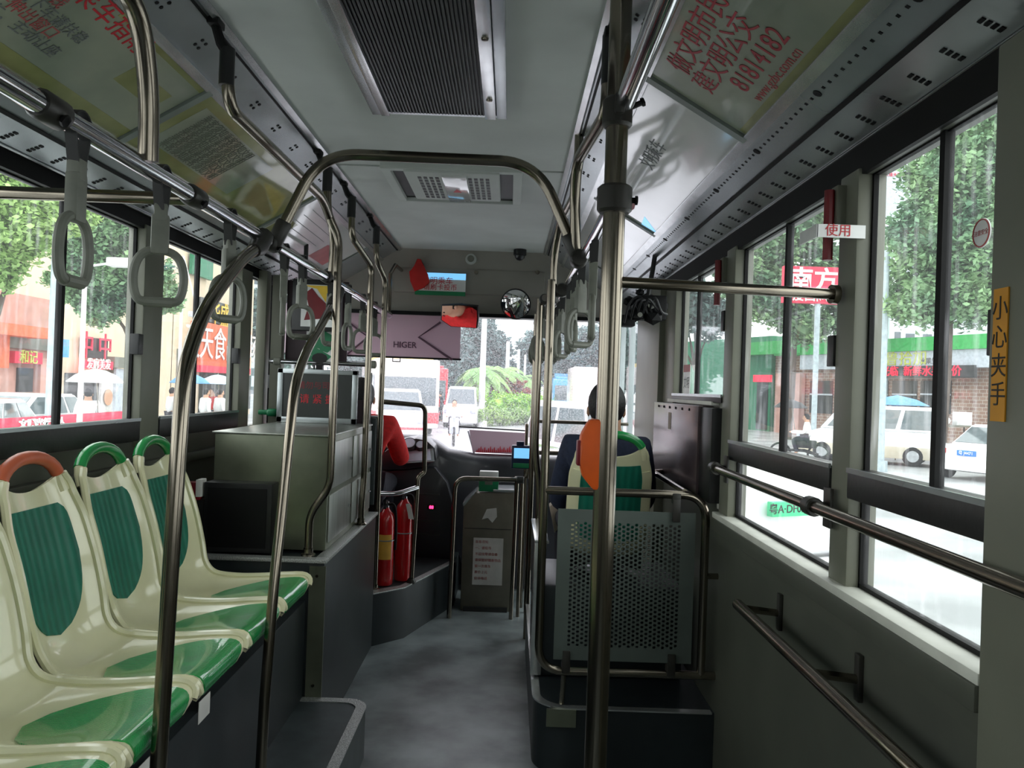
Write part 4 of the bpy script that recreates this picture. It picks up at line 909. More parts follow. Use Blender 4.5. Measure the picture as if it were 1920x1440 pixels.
for a in (0.1, PI - 0.1, -PI / 2): b.tube([M @ Vector((0, 0, -0.02)), M @ Vector((0.2 * math.cos(a), 0.2 * math.sin(a), 0))], 0.014, 8)
b.tube([M @ Vector((0, 0, 0)), M @ Vector((0, 0.05, -0.3))], 0.03, 10); b.lathe([(0, .01), (.06, .005), (.07, -.02), (0, -.03)], M.translation, 16, M.to_3x3()); b.build('spokes', 'black_rubber', sw)

# ================================================================ partition side (left)
cb = thing('steel_cabinet', (-1.02, 3.95, 0.768), 'grey-green steel cabinet with locked doors on the left platform', 'cabinet')
b = MB(); b.box(-1.27, -0.775, 3.42, 4.46, 0.768, 1.262, 0.006); b.build('body', 'cabinet_steel', cb)
b = MB(); b.box(-1.28, -0.77, 3.41, 4.47, 1.262, 1.27, 0.002); b.build('lid', 'brushed_steel', cb)
for y0, y1, z0, z1 in ((3.44, 3.9, 1.03, 1.235), (3.44, 3.9, 0.80, 1.005), (3.94, 4.44, 1.03, 1.235), (3.94, 4.44, 0.80, 1.005)):
    b = MB(); b.box(-0.775, -0.768, y0, y1, z0, z1, 0.003); d = b.build('door', 'brushed_steel', cb)
    b = MB(); b.cyl((-0.768, y1 - 0.05, (z0 + z1) / 2), (-0.758, y1 - 0.05, (z0 + z1) / 2), 0.008, 10); b.build('lock', 'chrome', d)
bx = thing('control_box', (-1.13, 3.36, 0.77), 'black box standing against the cabinet behind the farthest seat', 'box')
b = MB(); b.box(-1.27, -0.985, 3.32, 3.41, 0.77, 1.062, 0.005); b.build('body', 'black_plastic', bx)
b = MB(); b.box(-1.25, -1.005, 3.316, 3.321, 0.79, 1.04, 0.002); b.build('front_cover', 'black_rubber', bx)
rb = thing('taped_device', (-1.31, 3.34, 0.98), 'small dark red device with white tape beside the black box', 'device')
b = MB(); b.box(-1.345, -1.285, 3.31, 3.36, 0.985, 1.06, 0.006); b.build('case', 'dark_red', rb)
b = MB(); b.box(-1.30, -1.278, 3.305, 3.365, 1.0, 1.072, 0.002); b.build('tape', 'paper', rb)
b = MB(); b.box(-1.36, -1.27, 3.32, 3.38, 0.77, 0.985, 0.005); b.build('bracket', 'black_rubber', rb)
nbd = thing('notice_board', (-1.06, 4.36, 1.27), 'framed dark sign with red characters standing on the steel cabinet', 'sign')
a, c = at(521, 692, y=4.32), at(668, 786, y=4.32)
b = MB(); x0, x1, z0, z1 = a.x, c.x, 1.272, a.z + 0.005
b.box(x0, x1, 4.32, 4.345, z0, z0 + 0.03, 0.002); b.box(x0, x1, 4.32, 4.345, z1 - 0.025, z1, 0.002); b.box(x0, x0 + 0.03, 4.32, 4.345, z0, z1, 0.002); b.box(x1 - 0.03, x1, 4.32, 4.345, z0, z1, 0.002); b.build('frame', 'alu_strip', nbd)
b = MB(); b.box(x0 + 0.02, x1 - 0.02, 4.328, 4.34, z0 + 0.02, z1 - 0.02); b.build('face', 'board_dark', nbd)
xc = (x0 + x1) / 2
text('请勿与司机', 0.045, 'dark_red', nbd, (xc, 4.3265, z1 - 0.09), (1, 0, 0), (0, 0, 1), 0.0005); text('请 紧 握', 0.055, 'red_ink', nbd, (xc, 4.3265, z1 - 0.165), (1, 0, 0), (0, 0, 1), 0.0005)
pb = thing('partition_bar', (-1.08, 4.5, 1.6), 'horizontal steel bar above the notice board in front of the driver partition', 'handrail')
b = MB(); b.tube([(-1.38, 4.50, 1.607), (-0.77, 4.52, 1.607)], 0.0135, 12); b.build('bar_tube', 'chrome', pb)
for x in (-1.33, -0.79): b = MB(); collar(b, (x, 4.50, 1.607), (1, 0, 0), 0.022, 0.04); b.build('clamp', 'strap_grey', pb)
b = MB(); collar(b, (-1.345, 4.48, 1.315), (1, 0, 0), 0.022, 0.05); b.tube([(-1.42, 4.48, 1.315), (-1.28, 4.48, 1.315)], 0.014, 10); b.build('lower_stub', 'device_green', pb)
# driver partition: posts, dark curtain panel, lower panel
pt = thing('driver_partition', (-1.1, 4.56, 0.3), 'dark purple-brown driver partition between beige posts', 'partition')
b = MB(); b.box(-1.455, -1.40, 4.48, 4.56, 0.77, 2.12, 0.004); b.build('post', 'pillar_beige', pt)
b = MB(); b.box(-1.375, -1.31, 4.50, 4.56, 1.25, 2.1, 0.004); b.build('post', 'pillar_beige', pt)
b = MB(); b.box(-1.305, -0.95, 4.555, 4.57, 1.62, 2.08, 0.003); b.build('upper_panel', 'partition_purple', pt)
b = MB(); b.box(-1.305, -0.80, 4.555, 4.57, 0.3, 1.40, 0.003); b.build('lower_panel', 'partition_purple', pt)
b = MB(); b.box(-0.83, -0.80, 4.53, 4.57, 1.2, 1.56, 0.002); b.build('edge_post', 'black_plastic', pt)
b = MB(); b.box(-0.795, -0.765, 4.555, 4.57, 0.8, 1.30, 0.003); b.build('patterned_strip', 'slate_top', pt)
tv = thing('hanging_monitor', (-1.12, 4.42, 1.75), 'black monitor with a red and yellow picture hanging before the partition', 'monitor')
y = 4.36; a, c = at(549, 522, y=y), at(637, 622, y=y)
b = MB(); b.box(a.x, c.x, y, y + 0.06, c.z, a.z, 0.008); b.box(a.x + 0.05, a.x + 0.07, y + 0.02, y + 0.04, a.z, 2.262); b.build('housing', 'black_plastic', tv)
s0, s1 = at(566, 533, y=y - 0.002), at(628, 614, y=y - 0.002)
b = MB(); b.box(s0.x, s1.x, y - 0.002, y + 0.002, s1.z, s0.z); b.build('screen_picture', 'poster_white', tv)
b = MB(); w_ = s1.x - s0.x; h_ = s0.z - s1.z
b.prism([(s0.x + w_ * u, y - 0.0035, s1.z + h_ * v) for u, v in ((0.05, 0.98), (0.98, 0.98), (0.98, 0.35), (0.7, 0.6), (0.45, 0.9))], (0, 0.001, 0)); b.build('yellow_area', 'yellow_paint', tv)
b = MB(); b.prism([(s0.x + w_ * u, y - 0.0045, s1.z + h_ * v) for u, v in ((0.1, 0.15), (0.9, 0.22), (0.8, 0.5), (0.5, 0.72), (0.3, 0.92), (0.12, 0.8), (0.22, 0.5))], (0, 0.001, 0)); b.build('red_area', 'dark_red', tv)
fw = thing('paper_poster', (-1.0, 4.54, 1.62), 'white poster with a dark green plant hanging below the monitor', 'poster')
y = 4.5; a, c = at(575, 618, y=y), at(626, 682, y=y)
b = MB(); b.box(a.x, c.x, y, y + 0.003, c.z, a.z); b.build('sheet', 'poster_white', fw)
b = MB()
for k in range(9):
    u = 0.15 + 0.7 * ((k * 37) % 10) / 10; v = 0.1 + 0.85 * k / 9
    b.prism([(a.x + (c.x - a.x) * (u + du), y - 0.002, c.z + (a.z - c.z) * (v + dv)) for du, dv in ((-.25, -.08), (.05, -.16), (.28, .02), (.02, .14))], (0, -0.001 - k * 0.0001, 0))
b.build('leaf_print', 'device_green', fw)
b = MB(); b.prism([(a.x + (c.x - a.x) * (0.5 + 0.28 * math.cos(t)), y - 0.005, c.z + (a.z - c.z) * (0.15 + 0.16 * math.sin(t))) for t in [k * PI / 5 for k in range(10)]], (0, -0.001, 0)); b.build('flower_print', 'black_ink', fw)

# red emergency tubes on the right pillars
def hammer(px, py0, py1, x, y, label, tape=False):
    top = at(px, py0, y=y); bot = at(px, py1, y=y)
    g = thing('red_tube', ((x), y, bot.z), label, 'emergency tube', 'red tubes on the right pillars')
    b = MB(); b.tube([(x, y, bot.z), (x, y, top.z)], 0.0125, 10); b.build('tube', 'dark_red', g)
    b = MB(); b.box(x + 0.012, x + 0.04, y - 0.02, y + 0.02, bot.z + (top.z - bot.z) * 0.5, top.z + 0.01, 0.003); b.build('holder', 'pillar_beige', g)
    return g
g = hammer(1548, 357, 488, 0.785, 1.98, 'dark red tube with a white tape banner on the nearer right pillar')
a = at(1536, 420, y=1.89); c = at(1606, 447, y=1.89)
b = MB(); b.box(a.x - 0.005, 0.838, 1.888, 1.891, c.z, a.z); b.box(a.x - 0.006, a.x - 0.003, 1.888, 2.0, c.z, a.z); b.build('tape_banner', 'white_paint', g)
text('使用', 0.032, 'red_ink', g, (at(1572, 434, y=1.887).x, 1.8872, (a.z + c.z) / 2), (1, 0, 0), (0, 0, 1), 0.0004)
hammer(1339, 488, 572, 0.79, 3.06, 'dark red tube on the farther right pillar above the small window')
# yellow warning sticker
p = at(1878, 540, x=0.792); q = at(1868, 790, x=0.792)
g = thing('warning_sticker', (0.79, p.y, q.z), 'long yellow vertical warning sticker on the nearest right post', 'sticker')
yy0, yy1 = 1.262, 1.300
b = MB(); b.box(0.792, 0.7945, yy0, yy1, q.z, p.z); b.build('sheet', 'signal_yellow', g)
for k, ch in enumerate('小心夹手'): text(ch, 0.042, 'black_ink', g, (0.7915, (yy0 + yy1) / 2, p.z - 0.035 - k * (p.z - q.z - 0.03) / 4), (0, -1, 0), (0, 0, 1), 0.0003)
# round window sticker
p = at(1841, 437, x=0.852); g = thing('round_window_sticker', p, 'round pink sticker on the nearest right window pane', 'sticker')
b = MB(); b.cyl(p - Vector((0.001, 0, 0)), p + Vector((0.0012, 0, 0)), 0.027, 28); b.build('disc', 'white_paint', g)
b = MB(); b.tube([p + Vector((-0.0015, 0.025 * math.cos(a), 0.025 * math.sin(a))) for a in [2 * PI * k / 28 for k in range(28)]], 0.0014, 5, closed=True); b.build('red_ring', 'pink_ink', g)
text('注意安全', 0.011, 'pink_ink', g, p - Vector((0.0018, 0, 0)), (0, -1, 0), (0, 0, 1), 0.0002)
p = at(1288, 715, x=0.848); g = thing('window_notice', p, 'small white and pink notice on the small front right window', 'sticker')
b = MB(); b.box(0.846, 0.848, p.y - 0.07, p.y + 0.07, p.z - 0.08, p.z + 0.08); b.build('sheet', 'white_paint', g)
b = MB(); b.box(0.8452, 0.8461, p.y - 0.07, p.y + 0.07, p.z + 0.045, p.z + 0.08); b.build('pink_band', 'pink_ink', g)
text('文明', 0.06, 'grey_ink', g, (0.8455, p.y, p.z - 0.01), (0, -1, 0), (0, 0, 1), 0.0003)

# ================================================================ front of the bus
W = 5.62
def fy(px, py, y=W): return at(px, py, y=y)
g = thing('red_plastic_bag', fy(790, 548), 'small red plastic bag hanging at the left of the header sign', 'bag')
b = MB(); b.prism([fy(*p) for p in ((783, 486), (790, 487), (795, 502), (803, 515), (806, 530), (796, 540), (778, 547), (770, 528), (768, 510), (779, 500))], (0, -0.03, 0), 0.006); b.build('bag_body', 'red_plastic', g)
g = thing('header_notice', fy(840, 556), 'blue, white and green notice card on the header over the windscreen', 'sign')
P = [fy(778, 516), fy(874, 514), fy(874, 556), fy(778, 556)]; x0, x1, z0, z1 = P[3].x, P[1].x, P[2].z, P[1].z
b = MB(); b.box(x0, x1, W - 0.012, W - 0.006, z0, z1); b.build('card', 'poster_white', g)
b = MB(); b.box(x0, x1, W - 0.014, W - 0.0115, z1 - 0.045, z1); b.build('blue_band', 'screen_blue', g)
b = MB(); b.box(x0, x1, W - 0.014, W - 0.0115, z0, z0 + 0.03); b.build('green_band', 'device_green', g)
text('文明乘车', 0.055, 'red_ink', g, ((x0 + x1) / 2 - 0.02, W - 0.015, z1 - 0.058), (1, 0, 0), (0, 0, 1), 0.0004); text('请刷卡投币', 0.048, 'red_ink', g, ((x0 + x1) / 2, W - 0.015, z0 + 0.055), (1, 0, 0), (0, 0, 1), 0.0004)
g = thing('round_speaker', fy(883, 487), 'small round grey speaker in the header', 'speaker'); c = fy(883, 486)
b = MB(); b.cyl(c, c - Vector((0, 0.022, 0)), 0.04, 24, 0.036); b.build('bezel', 'ceiling_grey', g); b = MB(); b.cyl(c - Vector((0, 0.02, 0)), c - Vector((0, 0.026, 0)), 0.024, 20); b.build('cone', 'strap_grey', g)
g = thing('dome_camera', fy(974, 478), 'black dome camera at the front edge of the ceiling', 'camera'); c = fy(975, 474, 5.5)
b = MB(); b.cyl(Vector((c.x, 5.5, 2.468)), Vector((c.x, 5.5, 2.43)), 0.045, 20); b.build('base', 'black_plastic', g)
b = MB(); b.ball((c.x, 5.5, 2.428), 0.038); b.build('dome', 'gauge_face', g)
g.children[-1].data.materials[0] = MATS['dash_black'] if g.children else None
# mirrors
g = thing('interior_mirror', fy(862, 590, 5.55), 'rectangular driver mirror under the header', 'mirror')
n = Vector((-0.30, -0.80, -0.52)).normalized(); cen = fy(862, 592, 5.46)
pts = [atp(px, py, cen, n) for px, py in ((827, 572), (860, 571), (896, 574), (897, 596), (895, 616), (845, 613), (826, 600))]; cen = sum(pts, Vector()) / len(pts)
b = MB(); b.prism(pts, -n * 0.02, 0.005); b.build('shell', 'black_plastic', g)
b = MB(); b.prism([cen + (p - cen) * 0.93 + n * 0.001 for p in pts], n * 0.0015); b.build('mirror_glass', 'mirror', g)
b = MB(); b.tube([cen - n * 0.02, cen + Vector((0, 0.05, 0.03)), cen + Vector((0.0, 0.1, 0.09)), Vector((cen.x, 5.645, cen.z + 0.1))], 0.008, 8); b.build('bracket', 'black_plastic', g)
g = thing('round_mirror', fy(967, 570, 5.5), 'round convex mirror under the header right of the driver mirror', 'mirror'); c = fy(967, 570, 5.5)
n = Vector((-0.22, -0.93, -0.22)).normalized(); Mq = n.to_track_quat('Z', 'Y').to_matrix()
b = MB(); b.lathe([(0, -0.03), (0.09, -0.02), (0.108, -0.004), (0.108, 0.004), (0.1, 0.006)], c, 32, Mq); b.build('shell', 'black_plastic', g)
b = MB(); b.lathe([(0.101, 0.004), (0.08, 0.013), (0.05, 0.02), (0.02, 0.0235), (0, 0.024)], c, 32, Mq); b.build('mirror_glass', 'mirror', g)
b = MB(); b.tube([c, c + Vector((-0.03, 0.06, 0.05)), c + Vector((-0.04, 0.15, 0.12))], 0.008, 8); b.build('bracket', 'black_plastic', g)
# sun shade
g = thing('sun_shade', fy(750, 675, 5.85), 'wide mauve roller sunshade across the driver side of the windscreen', 'sunshade')
a = fy(520, 586, 5.85); c = fy(862, 674, 5.85); top = fy(862, 585, 5.85).z
b = MB(); b.box(a.x, c.x, 5.85, 5.854, c.z, top + 0.06); b.build('screen_fabric', 'sunshade', g)
b = MB(); b.tube([(a.x, 5.852, c.z), (c.x + 0.01, 5.852, c.z)], 0.007, 8); b.build('bottom_bar', 'black_rubber', g)
b = MB(); b.tube([(a.x, 5.852, top + 0.05), (c.x, 5.852, top + 0.05)], 0.03, 12); b.build('roller', 'black_rubber', g)
for q3 in (((826, 604), (785, 632), (848, 675)), ((655, 606), (690, 632), (640, 672))): b = MB(); b.tube([fy(u, v, 5.84) for u, v in q3], 0.0085, 8); b.build('folding_arm', 'purple_ink', g)
h = fy(759, 647, 5.846); text('HIGER', 0.062, 'purple_ink', g, h, (1, 0, 0), (0, 0, 1), 0.0006, bold=0.001)
b = MB(); h = fy(743, 681, 5.85); b.box(h.x - 0.03, h.x + 0.03, 5.845, 5.86, c.z - 0.035, c.z - 0.028); b.box(h.x - 0.03, h.x - 0.025, 5.845, 5.86, c.z - 0.035, c.z); b.box(h.x + 0.025, h.x + 0.03, 5.845, 5.86, c.z - 0.035, c.z); b.build('pull_tab', 'black_rubber', g)
# dashboard
g = thing('dashboard', (-0.3, 5.85, 0.3), 'black curved dashboard below the windscreen', 'dashboard')
b = MB(); rows = []
for i in range(25):
    x = XL + 0.02 + (0.95 + 1.44) * i / 24
    hump = lerpk([(-1.5, 1.10), (-0.62, 1.12), (-0.42, 1.02), (-0.2, 0.985), (0.9, 0.985)], x) if x > -1.5 else 1.1
    front = lerpk([(-1.5, 5.66), (-0.5, 5.66), (-0.34, 5.72), (-0.15, 5.8), (0.9, 5.82)], x)
    x = min(x, 0.8)
    rows.append([(x, 6.0, hump - 0.02), (x, front + 0.1, hump), (x, front + 0.03, hump - 0.015), (x, front, hump - 0.06), (x, front + 0.02, 0.7), (x, front + 0.06, 0.296 if x < -0.3 else 0.02)])
b.slab(rows, 0.02); b.build('shell', 'dash_black', g, ang=50)
g = thing('instrument_binnacle', fy(785, 880, 5.5), 'instrument pod with round gauges and a tilted grey panel by the driver', 'instrument panel')
q = lambda px, py: fy(px, py, 5.5)
b = MB(); out = [(715, 882), (720, 848), (745, 830), (780, 822), (800, 826), (815, 840), (818, 862), (800, 875), (760, 880)]
b.prism([q(*p) for p in out], (0, 0.16, 0.02), 0.008); b.build('pod', 'dash_black', g)
for px, py, r in ((768, 832, 0.045), (789, 835, 0.034)):
    c = q(px, py) + Vector((0, -0.01, 0)); Mq = Vector((0, -0.75, 0.65)).normalized().to_track_quat('Z', 'Y').to_matrix()
    b = MB(); b.lathe([(0, 0.012), (r * 0.85, 0.012), (r, 0.014), (r * 1.1, 0.0), (r * 1.1, -0.02)], c, 22, Mq); d = b.build('gauge', 'black_plastic', g)
    b = MB(); b.lathe([(0, 0.0135), (r * 0.88, 0.0135)], c, 22, Mq); b.build('gauge_glass', 'gauge_face', d)
b = MB(); P = [fy(752, 870, 5.44), fy(757, 846, 5.55), fy(813, 840, 5.55), fy(816, 866, 5.44)]; b.prism([p + Vector((0, -0.03, 0.0)) for p in P], (0, -0.012, 0.008), 0.003); d = b.build('panel_bezel', 'alu_strip', g)
cen = sum(P, Vector()) / 4; b = MB(); b.prism([cen + (p - cen) * 0.8 + Vector((0, -0.0435, 0.0085)) for p in P], (0, -0.002, 0.001)); b.build('panel_face', 'gauge_face', d)
g = thing('centre_console', fy(815, 1010, 5.55), 'black centre console with a glowing red readout', 'console')
a = fy(716, 885, 5.55); c = fy(850, 1040, 5.55)
b = MB(); poly = [fy(p[0], p[1], 5.52) for p in ((705, 886), (815, 876), (838, 905), (850, 950), (848, 1056), (705, 1050))]
for p in poly: p.z = max(p.z, 0.297)
b.prism(poly, (0, 0.12, 0), 0.01); b.build('body', 'dash_black', g)
for py in (925, 975, 1000): b = MB(); a = fy(800, py, 5.515); b.box(a.x - 0.09, a.x + 0.09, 5.51, 5.522, a.z - 0.012, a.z + 0.0, 0.002); b.build('switch_row', 'strap_dark', g)
a = fy(809, 951, 5.515); b = MB(); b.box(a.x - 0.03, a.x + 0.03, 5.508, 5.522, a.z - 0.016, a.z + 0.016, 0.002); d = b.build('readout', 'black_rubber', g); text('88', 0.03, 'led_red', d, (a.x, 5.507, a.z), (1, 0, 0), (0, 0, 1), 0.0005, bold=0.001)
# windscreen route board
g = thing('route_board', fy(940, 852, 5.93), 'mauve board with red fringe lying inside the windscreen', 'sign')
P = [fy(p[0], p[1], 5.93) for p in ((880, 806), (985, 812), (990, 853), (886, 848))]
b = MB(); b.prism(P, (0, 0.01, 0)); b.build('board', 'sunshade', g)
b = MB()
for k in range(22):
    p = fy(893 + k * 3.6, 848, 5.925); h = 0.02 + 0.035 * ((k * 7) % 5) / 5; b.prism([p, p + Vector((0.011, 0, 0)), p + Vector((0.008, 0, h)), p + Vector((0.002, 0, h * 0.8))], (0, -0.003, 0))
b.build('red_lettering', 'red_ink', g)
g = thing('wiper_arm', fy(880, 808, 6.06), 'thin wiper arm slanting across the lower windscreen', 'wiper')
b = MB(); b.tube([fy(878, 808, 5.97), fy(897, 880, 5.97)], 0.0075, 8); b.build('arm', 'alu_strip', g)
b = MB(); b.tube([fy(860, 800, 5.98), fy(990, 808, 5.98)], 0.005, 6); b.build('blade', 'black_rubber', g)
# fare box
FB = 5.30
g = thing('fare_box', (-0.10, FB, 0.0), 'grey metal fare box with a white notice sheet on its front', 'fare box')
x0, x1, zt = -0.285, 0.05, 0.80
b = MB(); b.prism([(x0, FB, 0.0), (x0, FB, 0.70), (x0 + 0.07, FB, zt - 0.01), (x1, FB, zt), (x1, FB, 0.0)], (0, 0.30, 0), 0.006); b.build('body', 'fare_box', g)
b = MB(); b.prism([(x0 + 0.0, FB - 0.004, 0.695), (x0 + 0.075, FB - 0.004, zt - 0.012), (x0 + 0.085, FB - 0.004, zt + 0.005), (x0 - 0.006, FB - 0.004, 0.715)], (0, 0.3, 0)); b.box(x1 - 0.14, x1, FB - 0.01, FB + 0.25, zt, zt + 0.02, 0.003); b.build('lid', 'alu_strip', g)
b = MB(); b.box(x0 + 0.01, x1 - 0.01, FB - 0.003, FB, 0.55, 0.554); b.box(x0 + 0.02, x1 - 0.02, FB - 0.02, FB, 0.0, 0.03); b.build('seam', 'strap_dark', g)
a = fy(888, 1008, FB - 0.006); c = fy(941, 1098, FB - 0.006)
b = MB(); b.box(a.x, c.x, FB - 0.006, FB - 0.004, c.z, a.z); d = b.build('notice_sheet', 'paper', g)
w_ = c.x - a.x
for k, s in enumerate(['乘客须知', '一、请投币', '不设找零请自备', '请保管好随身物品', '第一次乘车', '票价２元', '投诉电话']):
    text(s, 0.022, 'pink_ink', d, (a.x + 0.012, FB - 0.0065, a.z - 0.028 - k * (a.z - c.z - 0.03) / 7), (1, 0, 0), (0, 0, 1), 0.0003, align='LEFT')
a = fy(918, 966, FB - 0.006); b = MB(); b.prism([a + Vector((u, 0, v)) for u, v in ((-.05, -.03), (-.02, .04), (.045, .05), (.05, -.01), (.02, -.05), (-.01, -.02))], (0, 0.002, 0)); b.build('torn_paper', 'paper', g)
g = thing('green_qr_reader', fy(915, 922, 5.32), 'small green and white ticket reader on top of the fare box', 'ticket reader')
a = fy(899, 884, 5.32); c = fy(934, 922, 5.32); b = MB(); b.box(a.x, c.x, 5.30, 5.36, 0.80, a.z - 0.03, 0.005); b.build('case', 'device_green', g)
b = MB(); b.box(a.x + 0.003, c.x - 0.003, 5.29, 5.36, a.z - 0.03, a.z + 0.005, 0.004); b.build('top_tray', 'white_paint', g)
b = MB(); b.box(a.x + 0.04, c.x - 0.04, 5.297, 5.301, a.z - 0.085, a.z - 0.045, 0.002); b.build('reader_window', 'strap_grey', g)
g = thing('card_reader', fy(978, 880, 5.2), 'dark blue card reader with a light blue screen beside the poles', 'card reader')
a = fy(960, 832, 5.18); c = fy(1000, 880, 5.18)
b = MB(); b.box(a.x, c.x, 5.18, 5.24, c.z, a.z - 0.01, 0.008); b.box(a.x + 0.03, a.x + 0.08, 5.19, 5.23, a.z - 0.01, a.z + 0.015, 0.004); b.build('case', 'device_navy', g)
s0, s1 = fy(964, 840, 5.177), fy(992, 860, 5.177); b = MB(); b.box(s0.x, s1.x, 5.176, 5.181, s1.z, s0.z); b.build('screen', 'screen_blue', g)
s0, s1 = fy(962, 868, 5.177), fy(995, 878, 5.177); b = MB(); b.box(s0.x, s1.x, 5.174, 5.181, s1.z, s0.z, 0.002); b.build('reader_pad', 'device_green', g)
b = MB(); b.tube([((a.x + c.x) / 2 + 0.04, 5.215, c.z + 0.01), ((a.x + c.x) / 2 + 0.03, 5.215, 0.91)], 0.014, 8); b.box(0.05, 0.115, 5.19, 5.23, 0.89, 0.92, 0.004); b.build('stalk', 'steel', g)
g = thing('post_stub', fy(988, 830, 5.4), 'short upright steel stub just behind the card reader', 'post'); a = fy(988, 797, 5.42)
b = MB(); b.tube([(a.x, 5.42, a.z), (a.x, 5.42, 0.0)], 0.012, 8); b.ball((a.x, 5.42, a.z), 0.012); b.build('tube', 'steel', g)
# fire extinguishers
def extinguisher(x, y, z, h, label, lab, first=None):
    g = thing('fire_extinguisher', (x, y, z), label, 'fire extinguisher', 'fire extinguishers on the driver platform')
    r = 0.052
    b = MB(); b.lathe([(0, 0), (r * 0.9, 0), (r, 0.01), (r, h * 0.84), (r * 0.86, h * 0.91), (r * 0.45, h * 0.965), (r * 0.3, h), (0, h)], (x, y, z), 24); b.build('cylinder', 'extinguisher_red', g)
    b = MB(); b.cyl((x, y, z + h), (x, y, z + h + 0.035), 0.016, 12); b.build('valve', 'chrome', g)
    b = MB(); b.prism([(x - 0.008, y, z + h + 0.03), (x + 0.008, y, z + h + 0.03), (x + 0.008, y, z + h + 0.045), (x - 0.008, y, z + h + 0.045)], (0, -0.08, 0.012)); b.prism([(x - 0.008, y, z + h + 0.02), (x + 0.008, y, z + h + 0.02), (x + 0.008, y, z + h + 0.028), (x - 0.008, y, z + h + 0.028)], (0, -0.075, -0.02)); b.build('lever', 'black_rubber', g)
    b = MB(); b.tube(spline([(x, y, z + h + 0.015), (x + 0.05, y - 0.01, z + h + 0.01), (x + 0.062, y, z + h * 0.7), (x + 0.06, y, z + h * 0.45)], 6), 0.008, 8); b.build('hose', 'black_rubber', g)
    if lab:
        rows = [[(x + (r + 0.0012) * math.cos(a), y + (r + 0.0012) * math.sin(a), z + zz) for a in [-2.6 + 1.9 * k / 12 for k in range(13)]] for zz in (h * 0.34, h * 0.66)]
        b = MB(); b.grid(rows); b.build('label', 'label_yellow', g)
    b = MB(); b.tube([(x + (r + 0.001) * math.cos(a), y + (r + 0.001) * math.sin(a), z + h * 0.58) for a in [2 * PI * k / 24 for k in range(24)]], 0.004, 6, closed=True); b.build('strap_band', 'alu_strip', g)
extinguisher(-0.715, 4.73, 0.302, 0.46, 'left red fire extinguisher with a yellow label strip', True)
extinguisher(-0.625, 4.86, 0.302, 0.50, 'right red fire extinguisher with a paper tag', False)
g = thing('paper_tag', (-0.56, 4.80, 0.70), 'crumpled white tag hanging by the right fire extinguisher', 'tag')
b = MB(); b.prism([fy(p[0], p[1], 4.78) for p in ((761, 945), (768, 944), (772, 955), (776, 974), (766, 973), (764, 960))], (0, 0.003, 0)); b.build('card', 'paper', g)
# black door mechanism on the right front
g = thing('door_mechanism', fy(1210, 605, 3.9), 'black tangle of door opener parts and cables high at the front right', 'door mechanism')
b = MB()
for px, py, r in ((1190, 590, 0.05), (1215, 560, 0.04), (1238, 575, 0.045), (1225, 595, 0.05), (1180, 565, 0.035), (1200, 548, 0.025)):
    b.ball(fy(px, py, 3.9 + (px % 7) * 0.01), r, (1, 1, 0.8), 1)
a, c = fy(1162, 590, 3.9), fy(1190, 612, 3.9); b.box(a.x, c.x, 3.88, 3.98, c.z, a.z, 0.006); a, c = fy(1195, 552, 3.9), fy(1250, 600, 3.9); b.box(a.x, c.x, 3.9, 4.0, c.z, a.z, 0.01)
b.build('housing', 'black_rubber', g)
b = MB()
for k in range(5): b.tube(spline([fy(1170 + k * 12, 605 - k * 6, 3.87), fy(1180 + k * 12, 570 - k * 3, 3.83), fy(1200 + k * 10, 556 + k * 7, 3.86), fy(1215 + k * 9, 590, 3.88)], 5), 0.006, 6)
b.build('cables', 'black_plastic', g)
b = MB(); b.cyl(fy(1222, 572, 3.86), fy(1222, 572, 3.88), 0.018, 12); b.cyl(fy(1200, 590, 3.84), fy(1200, 590, 3.87), 0.012, 12); b.build('metal_cap', 'chrome', g)
b = MB(); a = fy(1215, 560, 3.92); b.tube([a, Vector((0.70, 3.93, 2.2))], 0.012, 8); b.build('hanger', 'black_plastic', g)
# ================================================================ the street outside
GZ = -0.5
mat('asphalt', (150, 152, 154), 0.35, scale=0.6, rgb2=(196, 198, 200), bump=0.1, detail=8)
mat('pavement', (170, 164, 158), 0.7, scale=1.2)
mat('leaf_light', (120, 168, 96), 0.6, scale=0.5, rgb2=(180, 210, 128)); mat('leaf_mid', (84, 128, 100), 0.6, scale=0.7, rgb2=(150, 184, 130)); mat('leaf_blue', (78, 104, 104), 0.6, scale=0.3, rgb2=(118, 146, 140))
mat('leaf_lime', (120, 190, 60), 0.6, scale=2, rgb2=(180, 220, 90)); mat('leaf_red', (170, 90, 80), 0.6, scale=2)
mat('bark', (96, 84, 76), 0.85, scale=14, bump=0.5)
mat('car_white', (238, 238, 240), 0.2, coat=1.0, var=0.02); mat('car_gold', (206, 196, 176), 0.25, coat=0.8, var=0.03)
mat('car_glass', (96, 108, 112), 0.08, coat=1.0); mat('tyre', (40, 40, 42), 0.8); mat('hub', (190, 192, 196), 0.3, metal=0.7)
mat('lamp_red', (196, 40, 40), 0.3, coat=0.8); mat('plate_blue', (40, 120, 210), 0.4); mat('plate_green', (70, 216, 150), 0.4)
mat('coach_white', (240, 232, 226), 0.3, coat=0.6); mat('coach_red', (216, 60, 72), 0.35, coat=0.6); mat('coach_yellow', (244, 214, 120), 0.35); mat('bus_blue', (64, 160, 214), 0.35, coat=0.6)
mat('shop_green', (52, 168, 84), 0.5); mat('shop_dark_green', (20, 120, 84), 0.5); mat('shop_grey', (190, 198, 208), 0.4); mat('sign_red', (226, 52, 84), 0.5, var=0.05); mat('sign_orange', (226, 110, 70), 0.5)
mat('shop_dark', (44, 48, 50), 0.4); mat('lime_ink', (196, 206, 90), 0.5); mat('stucco', (226, 206, 180), 0.8, scale=1, var=0.05); mat('stucco_white', (226, 228, 230), 0.8, var=0.04)
